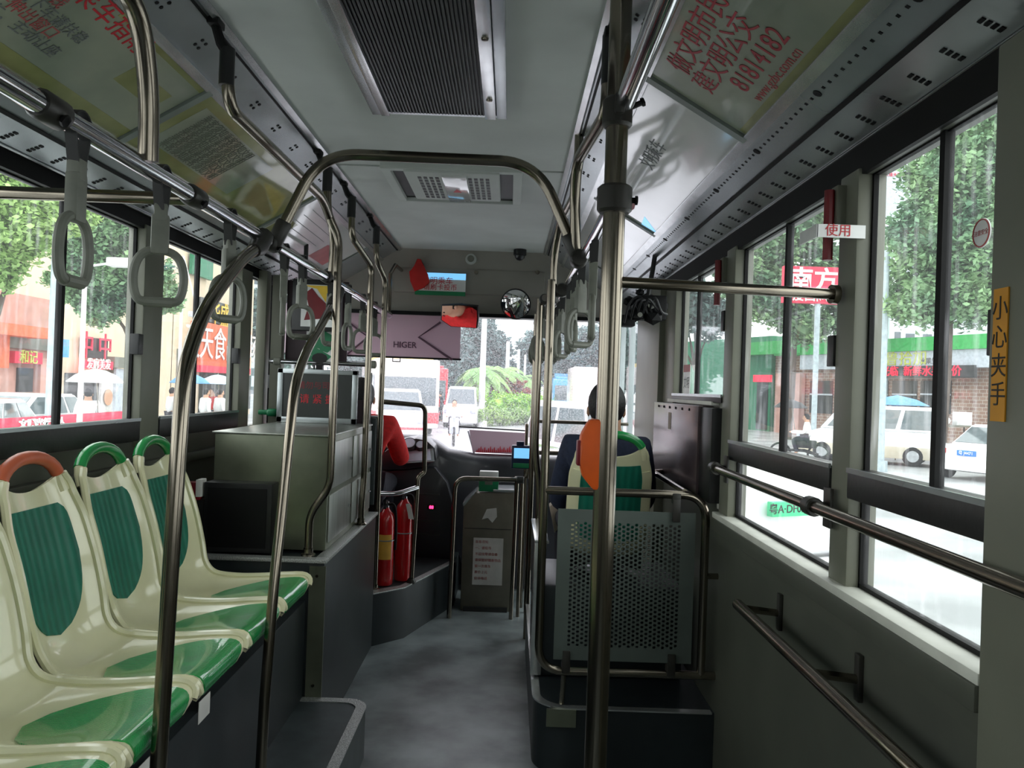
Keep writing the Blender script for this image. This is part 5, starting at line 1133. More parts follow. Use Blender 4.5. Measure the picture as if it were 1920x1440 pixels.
mat('stucco_pink', (196, 150, 138), 0.8, scale=2); mat('window_dark', (84, 96, 104), 0.2, coat=0.6); mat('post_grey', (176, 190, 196), 0.5); mat('umbrella_blue', (90, 150, 200), 0.6); mat('umbrella_pale', (190, 206, 226), 0.6)
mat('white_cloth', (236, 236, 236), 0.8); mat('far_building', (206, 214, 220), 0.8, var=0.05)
def brick(name, a, c, mortar, sc_):
    m = mat(name, a, 0.8); nt = m.node_tree; bt = nt.nodes.new('ShaderNodeTexBrick'); bt.inputs['Color1'].default_value = srgb(*a); bt.inputs['Color2'].default_value = srgb(*c); bt.inputs['Mortar'].default_value = srgb(*mortar)
    bt.inputs['Scale'].default_value = sc_; mp = nt.nodes.new('ShaderNodeCombineXYZ'); dt = nt.nodes.new('ShaderNodeVectorMath'); dt.operation = 'DOT_PRODUCT'; dt.inputs[1].default_value = (-.38, .925, 0); sx_ = nt.nodes.new('ShaderNodeSeparateXYZ')
    tc = [x for x in nt.nodes if x.type == 'TEX_COORD'][0]; nt.links.new(tc.outputs['Object'], dt.inputs[0]); nt.links.new(tc.outputs['Object'], sx_.inputs[0]); nt.links.new(dt.outputs['Value'], mp.inputs[0]); nt.links.new(sx_.outputs[2], mp.inputs[1]); nt.links.new(mp.outputs[0], bt.inputs['Vector']); nt.links.new(bt.outputs['Color'], nt.nodes['Principled BSDF'].inputs['Base Color'])
brick('brick_tan', (158, 128, 112), (136, 104, 92), (186, 176, 166), 1.6)
MB().box(-120, 120, -40, 220, GZ - 0.3, GZ).build('ground_road', 'asphalt', kind='structure')

def leaves(name, m, parent, centres, n, size, seed=1):
    """thousands of small leaf quads gathered in sprays round each crown centre"""
    import numpy as np
    rs = np.random.RandomState(seed); tot = sum(r ** 2 for _, r in centres); off = wloc(parent); allv = []
    for c, r in centres:
        k = max(20, int(n * r * r / tot)); ns = max(8, k // 45)
        u = rs.normal(size=(ns, 3)); u /= np.linalg.norm(u, axis=1)[:, None]; u *= (r * rs.uniform(0.55, 1.0, ns))[:, None]; u[:, 2] *= 0.85
        idx = rs.randint(0, ns, k); p = u[idx] + rs.normal(size=(k, 3)) * r * 0.13 + np.array(c)[None, :] - np.array(off)[None, :]
        a = rs.normal(size=(k, 3)); a[:, 2] *= 0.5; a /= np.linalg.norm(a, axis=1)[:, None]
        q = np.cross(a, rs.normal(size=(k, 3)) + np.array([0, 0, 1.0])); q /= np.linalg.norm(q, axis=1)[:, None] + 1e-9
        sz = size * rs.uniform(0.6, 1.4, k)[:, None]; nn = np.cross(a, q) * sz * 0.25
        allv.append(np.stack([p - a * sz, p - q * sz * 0.55 + nn, p + a * sz, p + q * sz * 0.55 + nn], axis=1).reshape(-1, 3))
    V = np.concatenate(allv); nq = len(V) // 4; me = bpy.data.meshes.new(name)
    me.vertices.add(len(V)); me.vertices.foreach_set('co', V.ravel()); me.loops.add(nq * 4); me.loops.foreach_set('vertex_index', np.arange(nq * 4, dtype=np.int32))
    me.polygons.add(nq); me.polygons.foreach_set('loop_start', np.arange(0, nq * 4, 4, dtype=np.int32)); me.update(calc_edges=True); me.validate()
    me.materials.append(MATS[m]); o = bpy.data.objects.new(name, me); C.objects.link(o); o.parent = parent
    return o
def tree(x, y, h, crowns, label, m='leaf_mid', n=3000, size=0.3, trunk=0.14, name='street_tree', seed=3, cat='tree', group='street trees', top=None):
    g = thing(name, (x, y, GZ), label, cat, group)
    leaves('foliage', m, g, [((x + cx, y + cy, GZ + cz), r) for cx, cy, cz, r in crowns], int(n * 3.2), size * 0.55, seed)
    b = MB(); b.tube(spline([(x, y, GZ - 0.05), (x + 0.1, y, GZ + h * 0.4), (x - 0.05, y, GZ + h * 0.75)], 4), trunk, 8)
    for cx, cy, cz, r in crowns[:4]: b.tube(spline([(x, y, GZ + h * 0.42), (x + cx * 0.4, y + cy * 0.4, GZ + (h * 0.45 + cz) / 2), (x + cx, y + cy, GZ + cz)], 4), [trunk * 0.6, trunk * 0.3, trunk * 0.2], 6)
    b.build('trunk', 'bark', g)
    # inner dark core so that the crown has depth
    b = MB()
    for i, (cx, cy, cz, r) in enumerate(crowns): b.ball((x + cx, y + cy, GZ + cz), r * 0.6, (1, 1, 0.8), 2)
    for v in b.bm.verts: v.co += Vector((math.sin(v.co.x * 7), math.cos(v.co.y * 6), math.sin(v.co.z * 8))) * 0.12
    b.build('inner_foliage', m, g)
    return g

def wheel(b, b2, x, y, z, r, w=0.2, side=1):
    b.tube([(x - w / 2, y, z), (x - w / 2 + 0.02, y, z), (x + w / 2 - 0.02, y, z), (x + w / 2, y, z)], [r * 0.92, r, r, r * 0.92], 20)
    b2.tube([(x + side * w / 2 - side * 0.01, y, z), (x + side * (w / 2 + 0.012), y, z)], [r * 0.62, r * 0.55], 14)
def vehicle(loc, rz, L, Wd, H, prof, cab, label, body='car_white', glassm='car_glass', wr=0.31, wy=(0.8, -0.8), lower=None, name='car', cat='car', plate=None, tails='lamp_red', front=False, rear_plate=True, zb=0.22):
    """local frame: +y is the front. prof: lower body outline (y,z); cab: (y_front_bottom, y_front_top, y_rear_top, y_rear_bottom, z_bottom, z_top)"""
    g = thing(name, (0, 0, 0), label, cat)
    b = MB(); b.prism([(-Wd / 2, y, z) for y, z in prof], (Wd, 0, 0), 0.06); b.build('body', body, g)
    yfb, yft, yrt, yrb, z0, z1 = cab; w0, w1 = Wd / 2 - 0.05, Wd / 2 - 0.17
    b = MB(); V = [b.bm.verts.new(Vector(p)) for p in ((-w0, yrb, z0), (w0, yrb, z0), (w0, yfb, z0), (-w0, yfb, z0), (-w1, yrt, z1), (w1, yrt, z1), (w1, yft, z1), (-w1, yft, z1))]
    for q in ((3, 2, 1, 0), (4, 5, 6, 7), (0, 1, 5, 4), (1, 2, 6, 5), (2, 3, 7, 6), (3, 0, 4, 7)): b._f([V[i] for i in q])
    bmesh.ops.bevel(b.bm, geom=list(b.bm.edges), offset=0.05, segments=2, affect='EDGES'); b.build('cabin', body, g)
    def pan(nm, A, B, Cq, D, k0=0.12, k1=0.86, a0=0.06, a1=0.94, out=None):
        f = lambda u, v: (Vector(A) * (1 - u) + Vector(B) * u) * (1 - v) + (Vector(D) * (1 - u) + Vector(Cq) * u) * v
        P = [f(a0, k0), f(a1, k0), f(a1, k1), f(a0, k1)]; n = (P[1] - P[0]).cross(P[3] - P[0]).normalized()
        if n.dot(P[0] - Vector((0, (yfb + yrb) / 2, (z0 + z1) / 2))) < 0: n = -n
        b = MB(); b.prism([p + n * 0.004 for p in P], n * 0.012); b.build(nm, glassm, g)
    c = [Vector(p) for p in ((-w0, yrb, z0), (w0, yrb, z0), (w0, yfb, z0), (-w0, yfb, z0), (-w1, yrt, z1), (w1, yrt, z1), (w1, yft, z1), (-w1, yft, z1))]
    pan('windscreen', c[2], c[3], c[7], c[6]); pan('rear_window', c[0], c[1], c[5], c[4])
    for A, B, D, E in ((c[1], c[2], c[6], c[5]), (c[3], c[0], c[4], c[7])):
        pan('side_window', A, B, D, E, a0=0.05, a1=0.32); pan('side_window', A, B, D, E, a0=0.36, a1=0.63); pan('side_window', A, B, D, E, a0=0.67, a1=0.93)
    for y in (wy[0] * L / 2, wy[1] * L / 2):
        for s in (-1, 1):
            b = MB(); b2 = MB(); wheel(b, b2, s * (Wd / 2 - 0.09), y, wr, wr, 0.2, s); w = b.build('wheel', 'tyre', g); b2.build('hub', 'hub', w)
    if lower: b = MB(); b.box(-Wd / 2 - 0.008, Wd / 2 + 0.008, -L / 2 + 0.03, L / 2 - 0.03, zb, zb + 0.38, 0.03); b.build('lower_panel', lower, g)
    for s in (-1, 1):
        b = MB(); b.box(s * (Wd / 2 - 0.2) - 0.12, s * (Wd / 2 - 0.2) + 0.12, -L / 2 - 0.012, -L / 2 + 0.1, z0 - 0.22, z0 - 0.08, 0.02); b.build('tail_light', tails, g)
        b = MB(); b.box(s * (Wd / 2 - 0.2) - 0.14, s * (Wd / 2 - 0.2) + 0.14, L / 2 - 0.1, L / 2 + 0.012, z0 - 0.3, z0 - 0.16, 0.02); b.build('head_light', 'gauge_face', g)
    b = MB(); b.box(-Wd / 2 + 0.03, Wd / 2 - 0.03, -L / 2 - 0.03, -L / 2 + 0.1, zb + 0.03, zb + 0.2, 0.03); b.box(-Wd / 2 + 0.03, Wd / 2 - 0.03, L / 2 - 0.1, L / 2 + 0.03, zb + 0.03, zb + 0.2, 0.03); b.build('bumper', body, g)
    if plate:
        s, mm, pz, tc = plate; k_ = -1 if not front else 1; b = MB(); b.box(-0.24, 0.24, k_ * (L / 2 + 0.045), k_ * (L / 2 - 0.03), pz - 0.07, pz + 0.07, 0.004); p = b.build('number_plate', mm, g)
        text(s, 0.11, tc, p, (0, k_ * (L / 2 + 0.047), pz), (-k_, 0, 0), (0, 0, 1), 0.002, bold=0.001)
    g.location = Vector(loc); g.rotation_euler = (0, 0, rz)
    return g
def sedan(loc, rz, label, body='car_white', H=1.45, L=4.5, W=1.78, **k):
    return vehicle(loc, rz, L, W, H, [(-L / 2, .3), (-L / 2 + .02, .85), (-L / 2 + .35, .93), (L / 2 - 1.1, .92), (L / 2 - .1, .72), (L / 2, .3), (L / 2 - .3, .2), (-L / 2 + .3, .2)], (L * .27, L * .12, -L * .2, -L * .38, .9, H), label, body, **k)
def van(loc, rz, label, body='car_white', H=1.85, L=4.3, W=1.65, **k):
    return vehicle(loc, rz, L, W, H, [(-L / 2, .3), (-L / 2, 1.0), (-L / 2 + .06, 1.06), (L / 2 - .75, 1.06), (L / 2 - .12, .84), (L / 2, .4), (L / 2 - .2, .22), (-L / 2 + .2, .22)], (L / 2 - .7, L / 2 - 1.35, -L / 2 + .12, -L / 2 + .04, 1.04, H), label, body, wy=(.62, -.62), **k)

# right side of the street: shop row plane
SO = Vector((22.3, 29.6, 0)); SD = Vector((-.38, .925, 0)).normalized(); SN = Vector((-.925, -.38, 0)).normalized()
def fac(b, px0, py0, px1, py1, dep, out=0.0, plane=None, zmin=None):
    P0, D, N = plane or (SO, SD, SN); Q = P0 + N * out; pm, qm = (px0 + px1) / 2, (py0 + py1) / 2
    s0 = (atp(px0, qm, Q, N) - P0).dot(D); s1 = (atp(px1, qm, Q, N) - P0).dot(D); z1 = atp(pm, py0, Q, N).z; z0 = atp(pm, py1, Q, N).z if zmin is None else zmin
    c = [P0 + N * out + D * s + Vector((0, 0, z)) for s, z in ((s0, z0), (s1, z0), (s1, z1), (s0, z1))]
    b.prism(c, -N * dep); return c
def facade_text(s, px, py, size, m, parent, out, plane=None, sx=1.0):
    P0, D, N = plane or (SO, SD, SN); p = atp(px, py, P0 + N * out, N); r = -D if plane is None else plane[1]
    right = N.cross(Vector((0, 0, 1))) * -1
    text(s, size, m, parent, p, right, (0, 0, 1), 0.02, sx=sx)
g = thing('shop_building', SO + SD * 8 + Vector((0, 0, GZ)), 'brick shop building with a green fascia, grey name board and running red LED sign', 'building')
b = MB(); fac(b, 1945, 640, 1450, 640, 6, 0, zmin=GZ); b.build('wall', 'brick_tan', g)
b = MB(); fac(b, 1960, 633, 1452, 658, 6.6, 0.9); b.build('green_fascia', 'shop_green', g)
b = MB(); fac(b, 1955, 658, 1500, 690, 0.8, 0.75); nb_ = b.build('name_board', 'shop_grey', g)
facade_text('鲁拾加', 1698, 673, 0.78, 'lime_ink', nb_, 0.76); facade_text('水果生鲜店', 1752, 677, 0.3, 'grey_ink', nb_, 0.76)
cc = atp(1630, 668, SO + SN * 0.8, SN); b = MB(); b.cyl(cc, cc + SN * 0.1, 0.56, 24); lg = b.build('round_logo', 'sign_orange', g); text('6+', 0.6, 'white_paint', lg, cc + SN * 0.12, N_r := (SN.cross(Vector((0, 0, 1))) * -1), (0, 0, 1), 0.02)
b = MB(); fac(b, 1826, 686, 1600, 708, 0.2, 0.9); l = b.build('led_case', 'shop_dark', g)
facade_text('欢迎光临  新鲜水果特价', 1706, 697, 0.5, 'led_board', l, 0.92)
for i, (a, c_) in enumerate(((1782, 1725), (1718, 1672), (1664, 1622), (1560, 1518))):
    b = MB(); fac(b, a, 714, c_, 775, 0.1, 0.06); d = b.build('shop_window', 'shop_dark', g)
    b = MB(); fac(b, a, 738, c_, 741, 0.03, 0.1); b.build('shelf', 'shop_grey', d)
b = MB(); fac(b, 1915, 712, 1868, 790, 0.1, 0.06); b.build('door', 'shop_dark', g)
g = thing('green_shop', SO + SD * 18 + Vector((0, 0, GZ)), 'green fronted shop with a dark doorway left of the brick shop', 'building')
b = MB(); fac(b, 1448, 635, 1290, 640, 5, 0.3, zmin=GZ); b.build('wall', 'shop_dark_green', g)
b = MB(); fac(b, 1500, 640, 1380, 664, 1.0, 1.0); b.build('fascia', 'shop_green', g)
b = MB(); fac(b, 1438, 715, 1418, 805, 0.1, 0.36); b.build('doorway', 'shop_dark', g)
b = MB(); fac(b, 1444, 703, 1412, 716, 0.15, 0.5); b.build('led_sign', 'led_board', g)
g = thing('shop_pillar_wall', SO + SD * 13 + Vector((0, 0, GZ)), 'pale tiled wall with small shelves between the two shops', 'wall'); b = MB(); fac(b, 1500, 700, 1455, 700, 0.4, 0.5, zmin=GZ); b.build('tiled_face', 'stucco_pink', g)
# red billboard
g = thing('red_billboard', (13.0, 33.0, GZ), 'large red billboard with white characters behind the right window pillar', 'billboard')
y = 33; a, c_ = at(1471, 498, y=y), at(1622, 572, y=y)
b = MB(); b.box(a.x, c_.x, y, y + 0.3, c_.z, a.z); b.build('board', 'sign_red', g)
text('南方医', 1.05, 'white_paint', g, (a.x + 1.75, y - 0.02, a.z - 0.62), (1, 0, 0), (0, 0, 1), 0.01, bold=0.02); text('疫西陆直人', 0.5, 'white_paint', g, (a.x + 1.6, y - 0.02, c_.z + 0.28), (1, 0, 0), (0, 0, 1), 0.01, bold=0.01)
b = MB(); b.tube([(a.x + 1.5, y + 0.15, c_.z), (a.x + 1.5, y + 0.15, GZ)], 0.12, 8); b.tube([(c_.x - 0.6, y + 0.15, c_.z), (c_.x - 0.6, y + 0.15, GZ)], 0.12, 8); b.build('posts', 'post_grey', g)
# tall buildings behind the trees, right
def block(px0, px1, pytop, y, dep, m, label, wins=(6, 10), wm='window_dark', name='apartment_block'):
    a, c_ = at(px0, pytop, y=y), at(px1, pytop, y=y)
    g = thing(name, ((a.x + c_.x) / 2, y + dep / 2, GZ), label, 'building')
    b = MB(); b.box(a.x, c_.x, y, y + dep, GZ, a.z); b.build('walls', m, g)
    nx_, nz_ = wins
    for j in range(nz_):
        b = MB(); w_ = (c_.x - a.x) / nx_; h = (a.z - GZ) / nz_
        for i in range(nx_):
            x = a.x + (i + 0.25) * w_; z = GZ + (j + 0.35) * h; b.box(x, x + w_ * 0.5, y - 0.05, y + 0.02, z, z + h * 0.4)
        b.build('window_row', wm, g, smooth=False)
    return g
block(1618, 1706, 255, 52, 10, 'stucco_white', 'tall white tower behind the nearest right hand tree', (4, 14))
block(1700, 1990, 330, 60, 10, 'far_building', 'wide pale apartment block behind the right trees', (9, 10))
g = thing('vertical_sign', at(1675, 410, y=38), 'pale green vertical sign with a red arrow on the white tower side', 'sign')
a, c_ = at(1656, 312, y=38), at(1698, 410, y=38); b = MB(); b.box(a.x, c_.x, 38, 38.2, c_.z, a.z); b.build('board', 'shop_grey', g); text('大佳大药房', 0.2, 'sign_red', g, ((a.x + c_.x) / 2, 37.98, a.z - 0.4), (1, 0, 0), (0, 0, 1), 0.01)
b = MB(); p = at(1650, 377, y=37.9); b.box(p.x - 0.12, p.x + 0.25, 37.9, 37.95, p.z - 0.07, p.z + 0.07); b.prism([(p.x - 0.1, 37.9, p.z + 0.25), (p.x - 0.35, 37.9, p.z), (p.x - 0.1, 37.9, p.z - 0.25)], (0, 0.05, 0)); b.build('red_arrow', 'sign_red', g)
b = MB(); b.tube([(a.x + .5, 38.1, c_.z), (a.x + .5, 38.1, GZ)], 0.1, 8); b.build('post', 'post_grey', g)
# right trees
T = lambda px, py, y: at(px, py, y=y)
def tree_px(spots, y, trunk_px, label, **k):
    base = at(trunk_px, 800, y=y); cr = []
    for px, py, rp in spots:
        p = at(px, py, y=y); cr.append((p.x - base.x, k.pop('_', 0) if False else ((px * 7) % 5 - 2) * 0.35, p.z - GZ, rp / F_PX * y))
    h = max(c[2] for c in cr)
    return tree(base.x, y, h, cr, label, **k)
tree_px([(1760, 330, 85), (1850, 260, 90), (1720, 450, 80), (1830, 420, 95), (1700, 560, 62), (1780, 540, 80), (1870, 560, 75), (1900, 380, 90), (1790, 230, 50)], 23, 1765, 'large leafy tree filling the nearest right window', m='leaf_mid', n=15000, size=0.17, seed=5)
tree_px([(1430, 470, 60), (1500, 430, 60), (1540, 520, 60), (1440, 560, 60), (1390, 520, 55), (1590, 590, 50), (1500, 610, 45)], 38, 1480, 'bushy green tree above the green shop in the middle right window', m='leaf_mid', n=9000, size=0.26, seed=6)
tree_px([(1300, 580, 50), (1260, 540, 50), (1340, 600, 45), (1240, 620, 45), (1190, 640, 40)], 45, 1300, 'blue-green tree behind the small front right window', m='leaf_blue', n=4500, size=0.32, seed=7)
def post(px, pyt, pyb, y, r, label, arm=None, m='post_grey', name='lamp_post', lamp=True):
    t = at(px, pyt, y=y); g = thing(name, (t.x, y, GZ), label, 'lamp post', 'street posts')
    b = MB(); b.tube([(t.x, y, GZ), (t.x, y, t.z)], [r, r * 0.75], 10); b.build('post', m, g)
    b = MB(); b.cyl((t.x, y, GZ), (t.x, y, GZ + 0.3), r * 1.8, 10); b.build('base', m, g)
    if arm:
        e = at(arm[0], arm[1], y=y); b = MB(); b.tube([(t.x, y, t.z), e], r * 0.4, 8); b.box(e.x - 0.25, e.x + 0.25, y - 0.12, y + 0.12, e.z - 0.1, e.z + 0.05, 0.03); b.build('lamp_arm', 'white_paint', g)
    return g
post(1663, 470, 0, 22.5, 0.11, 'pale thick pole standing behind the beige van')
post(1645, 690, 0, 21, 0.085, 'short grey pole left of the thick pale pole behind the van')
post(1640, 585, 0, 30, 0.05, 'thin white pole with a small lamp head near the red billboard', arm=(1634, 588), m='white_paint')
van((0, 0, 0), 0, 'white and beige minivan driving away in front of the brick shop', lower='car_gold', name='minivan', cat='van')
v = [o for o in C.objects if o.name.startswith('minivan')][0]
pr, pf = at(1742, 860, z=GZ), None
v.location = (0.385 * 0 + (at(1630, 866, z=GZ)).x, (at(1630, 866, z=GZ)).y, GZ); v.rotation_euler = (0, 0, math.radians(58))
sedan(tuple(at(1905, 898, z=GZ)), math.radians(-62), 'white sedan with a blue number plate at the right edge of the nearest window', plate=('粤 J4471', 'plate_blue', .72, 'white_paint'))
L = 4.6; vehicle((1.80, 9.75, GZ), math.radians(204), L, 1.85, 1.8, [(-L / 2, .4), (-L / 2, 1.2), (L / 2 - 1.15, 1.3), (L / 2 - .1, 1.12), (L / 2, .5), (L / 2 - .3, .3), (-L / 2 + .3, .3)], (L * .22, L * .08, -L * .4, -L * .46, 1.25, 1.85), 'white car close beside the bus with a green number plate', 'car_white', plate=('粤A·DF0263', 'plate_green', .93, 'black_ink'), front=True, tails='gauge_face')
def walker(x, y, label, shirt='white_cloth', legs='dark_trousers', yaw=0.0, umb=None, grp='pedestrians', pose=STAND, s=1.0, zz=GZ, hair='hair_black'):
    g = thing('person', (0, 0, 0), label, 'person', grp); person(g, pose, shirt=shirt, legs=legs, sub=1, s=s, hair=hair)
    g.location = (x, y, zz); g.rotation_euler = (0, 0, yaw)
    if umb:
        u = thing('umbrella', (x + 0.2, y, zz + 0.84 * s), umb[1], 'umbrella', 'umbrellas')
        c = Vector((x + 0.15, y, zz + 1.95 * s)); b = MB(); R = 0.58; prof = [(0.0, 0.26), (R * .35, .22), (R * .7, .12), (R, -.03), (R * .98, -.045), (R * .68, .10), (0.0, .24)]
        b.lathe([(r, z - 0.1) for r, z in prof], c, 16); b.build('canopy', umb[0], u)
        b = MB(); b.tube([c + Vector((0, 0, .22)), Vector((x + 0.22, y + 0.05, zz + 0.84 * s))], 0.012, 6); b.build('shaft', 'steel', u)
    return g
p = at(1490, 850, z=GZ); p2 = at(1500, 790, y=24)
RIDE = dict(SIT)
def rider(x, y, yaw, label, shirt, blabel, umb=None, frame='black_plastic'):
    g = thing('motor_scooter', (0, 0, 0), blabel, 'scooter')
    b = MB(); b2 = MB()
    for yy in (-.55, .55):
        b.tube([Vector((0, yy + .3 * math.cos(a), .31 + .3 * math.sin(a))) for a in [2 * PI * k / 20 for k in range(20)]], 0.035, 6, closed=True)
    w = b.build('wheels', 'tyre', g); b2.bm.free()
    b = MB(); b.tube([(0, -.55, .31), (0, -.15, .42), (0, .35, .42), (0, .5, .95)], 0.05, 8); b.box(-.12, .12, -.5, .1, .5, .74, 0.05); b.box(-.16, .16, .36, .5, .4, .95, 0.05); b.tube([(-.3, .42, 1.02), (.3, .42, 1.02)], 0.018, 6); b.build('frame', frame, g)
    g.location = (x, y, GZ); g.rotation_euler = (0, 0, yaw)
    pose = dict(SIT); pose.update(knL=(-.15, .38, .02), anL=(-.14, .25, -.36), toL=(-.14, .36, -.4), knR=(.15, .38, .02), anR=(.14, .25, -.36), toR=(.14, .36, -.4), haL=(-.26, .48, .26), haR=(.26, .48, .26))
    h = thing('person', (0, 0, 0), label, 'person', 'riders'); person(h, pose, shirt=shirt, sub=1)
    q = Matrix.Rotation(yaw, 3, 'Z') @ Vector((0, -.2, 0)); h.location = (x + q.x, y + q.y, GZ + .72); h.rotation_euler = (0, 0, yaw)
    if umb:
        u = thing('umbrella', (x, y, GZ + 1.2), umb, 'umbrella', 'umbrellas'); c = Vector((x - .3, y, GZ + 1.75)); b = MB(); R = .5
        b.lathe([(0, .22), (R * .6, .12), (R, -.04), (R * .97, -.05), (R * .55, .1), (0, .2)], c, 16); b.build('canopy', 'black_ink', u); b = MB(); b.tube([c + Vector((0, 0, .2)), c + Vector((.15, 0, -.7))], .012, 6); b.build('shaft', 'steel', u)
rider(p2.x, 24, math.radians(65), 'rider in a white raincoat under a black umbrella beside the minivan', 'white_cloth', 'scooter of the white-coated rider beside the minivan', 'black umbrella over the white-coated rider')
u = thing('umbrella', tuple(at(1682, 757, y=27)), 'blue umbrella showing over the minivan roof', 'umbrella', 'umbrellas'); c = at(1682, 757, y=27)
b = MB(); b.lathe([(0, .3), (.6, .16), (1.0, -.04), (.97, -.05), (.55, .13), (0, .27)], c, 16); b.build('canopy', 'umbrella_blue', u); b = MB(); b.tube([c, (c.x, c.y, GZ)], .02, 6); b.build('shaft', 'steel', u)
g = thing('street_table', tuple(at(1802, 840, y=26)), 'low table with white goods standing before the brick pillar', 'table'); a, c_ = at(1768, 797, y=26), at(1832, 800, y=26)
b = MB(); b.box(a.x, c_.x, 26, 26.7, a.z - .05, a.z); b.build('table_top', 'fare_box', g)
for x in (a.x + .05, c_.x - .05):
    for yy in (26.05, 26.65): b = MB(); b.tube([(x, yy, a.z - .03), (x, yy, GZ)], .025, 6); b.build('leg', 'strap_dark', g)
g = thing('white_parcel', (a.x + .2, 26.3, a.z), 'white bundle at the left end of the street table', 'parcel'); b = MB(); b.ball((a.x + .25, 26.3, a.z + .14), .16, (1, .8, .9), 2); b.build('bundle', 'white_cloth', g)
g = thing('white_box', (c_.x - .3, 26.3, a.z), 'white box at the right end of the street table', 'box'); b = MB(); b.box(c_.x - .55, c_.x - .05, 26.2, 26.5, a.z, a.z + .45, .02); b.build('carton', 'white_cloth', g)

# ---------------------------------------------------------------- left side of the street
LO = Vector((-15.0, 26, 0)); LD = Vector((0, 1, 0)); LN = Vector((1, 0, 0)); LPn = (LO, LD, LN)
def left_block(px0, px1, pyt, m, label, dep=5, out=0.0, extra=None, name='shop_building'):
    g = thing(name, (LO.x + out - dep / 2, atp((px0 + px1) / 2, 700, LO, LN).y, GZ), label, 'building')
    b = MB(); fac(b, px0, pyt, px1, pyt, dep, out, LPn, zmin=GZ); b.build('wall', m, g)
    for nm, x0, z0, x1, z1, d, o_, mm in (extra or []):
        b = MB(); fac(b, x0, z0, x1, z1, d, out + o_, LPn); b.build(nm, mm, g)
    return g
ltext = lambda s, px, py, size, m, parent, out: text(s, size, m, parent, atp(px, py, LO + LN * out, LN), (0, 1, 0), (0, 0, 1), 0.02)
g = left_block(-60, 100, 548, 'stucco_pink', 'pinkish two storey shop with an orange canopy at the far left', 5, 0.0,
    [('orange_canopy', -60, 606, 98, 628, 0.8, 0.8, 'sign_orange'), ('red_shop_sign', 28, 660, 80, 682, 0.2, 0.3, 'sign_red'), ('shutter', 18, 625, 98, 655, 0.1, 0.1, 'strap_grey'), ('shop_front', 36, 690, 62, 735, 0.1, 0.1, 'shop_dark'), ('brown_column', 76, 672, 96, 745, 0.3, 0.25, 'stucco_pink'), ('orange_column', 0, 625, 18, 690, 0.3, 0.3, 'sign_orange')])
ltext('和记', 54, 671, 0.45, 'lime_ink', g, 0.32)
g = left_block(100, 330, 470, 'stucco', 'cream building behind the leaning street tree on the left', 6, 0.0,
    [('grille_window', 158, 634, 202, 672, 0.15, 0.2, 'shop_dark'), ('red_led_sign', 158, 677, 212, 692, 0.2, 0.5, 'led_board'), ('shop_front', 125, 700, 185, 772, 0.2, 0.1, 'shop_dark'), ('poster_frame', 190, 700, 216, 772, 0.1, 0.3, 'paper'), ('grey_awning', 215, 670, 245, 690, 0.5, 0.5, 'strap_grey'), ('green_hoarding', 217, 692, 258, 770, 0.1, 0.4, 'shop_grey'), ('blue_sign', 112, 636, 130, 670, 0.1, 0.5, 'bus_blue')])
ltext('中 中', 180, 652, 1.0, 'sign_red', g, 0.25); ltext('发廊美发', 186, 684, 0.4, 'white_paint', g, 0.55)
b = MB(); c = atp(203, 745, LO + LN * 0.35, LN); b.cyl(c, c + Vector((.01, 0, 0)), 0.3, 16); b.build('printed_portrait', 'skin', g)
g = left_block(330, 372, 440, 'stucco', 'plain cream wall beside the red market sign on the left', 6, 0.0, [('dark_shutter', 332, 655, 352, 740, 0.1, 0.05, 'strap_grey')])
g = left_block(372, 480, 440, 'stucco', 'building with a red market sign under a black and yellow sign on the left', 6, 0.0,
    [('black_sign', 376, 570, 470, 610, 0.4, 0.3, 'shop_dark'), ('red_market_sign', 376, 612, 470, 688, 0.5, 0.5, 'sign_orange'), ('red_canopy', 376, 688, 470, 700, 0.7, 0.7, 'sign_red'), ('green_banner', 363, 480, 400, 520, 0.2, 0.3, 'shop_dark_green'), ('shop_interior', 380, 702, 470, 770, 0.2, 0.2, 'shop_dark')])
ltext('华盛宾馆', 430, 598, 1.3, 'yellow_paint', g, 0.35); ltext('天天食品市场', 424, 652, 1.7, 'white_paint', g, 0.55)
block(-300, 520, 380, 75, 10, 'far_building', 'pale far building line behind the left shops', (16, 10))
tree_px([(60, 420, 85), (-10, 380, 100), (150, 400, 60), (20, 500, 60), (60, 340, 60)], 15, -40, 'bright green tree filling the upper left window', m='leaf_light', n=13000, size=0.12, seed=11)
tree_px([(200, 470, 62), (250, 430, 55), (170, 530, 45), (240, 540, 50), (300, 520, 45), (330, 560, 35), (215, 580, 38)], 20, 262, 'dark street tree with a forked trunk behind the first left pillar', m='leaf_mid', n=12000, size=0.13, trunk=0.13, seed=12)
post(106, 440, 0, 14, 0.085, 'thick pale pole in the left window', m='post_grey')
post(160, 500, 0, 13.5, 0.05, 'thin white pole with a lamp arm reaching right in the left window', arm=(232, 490), m='white_paint')
post(344, 480, 0, 22, 0.05, 'white lamp post behind the curved pole in the second left window', arm=(372, 588), m='white_paint')
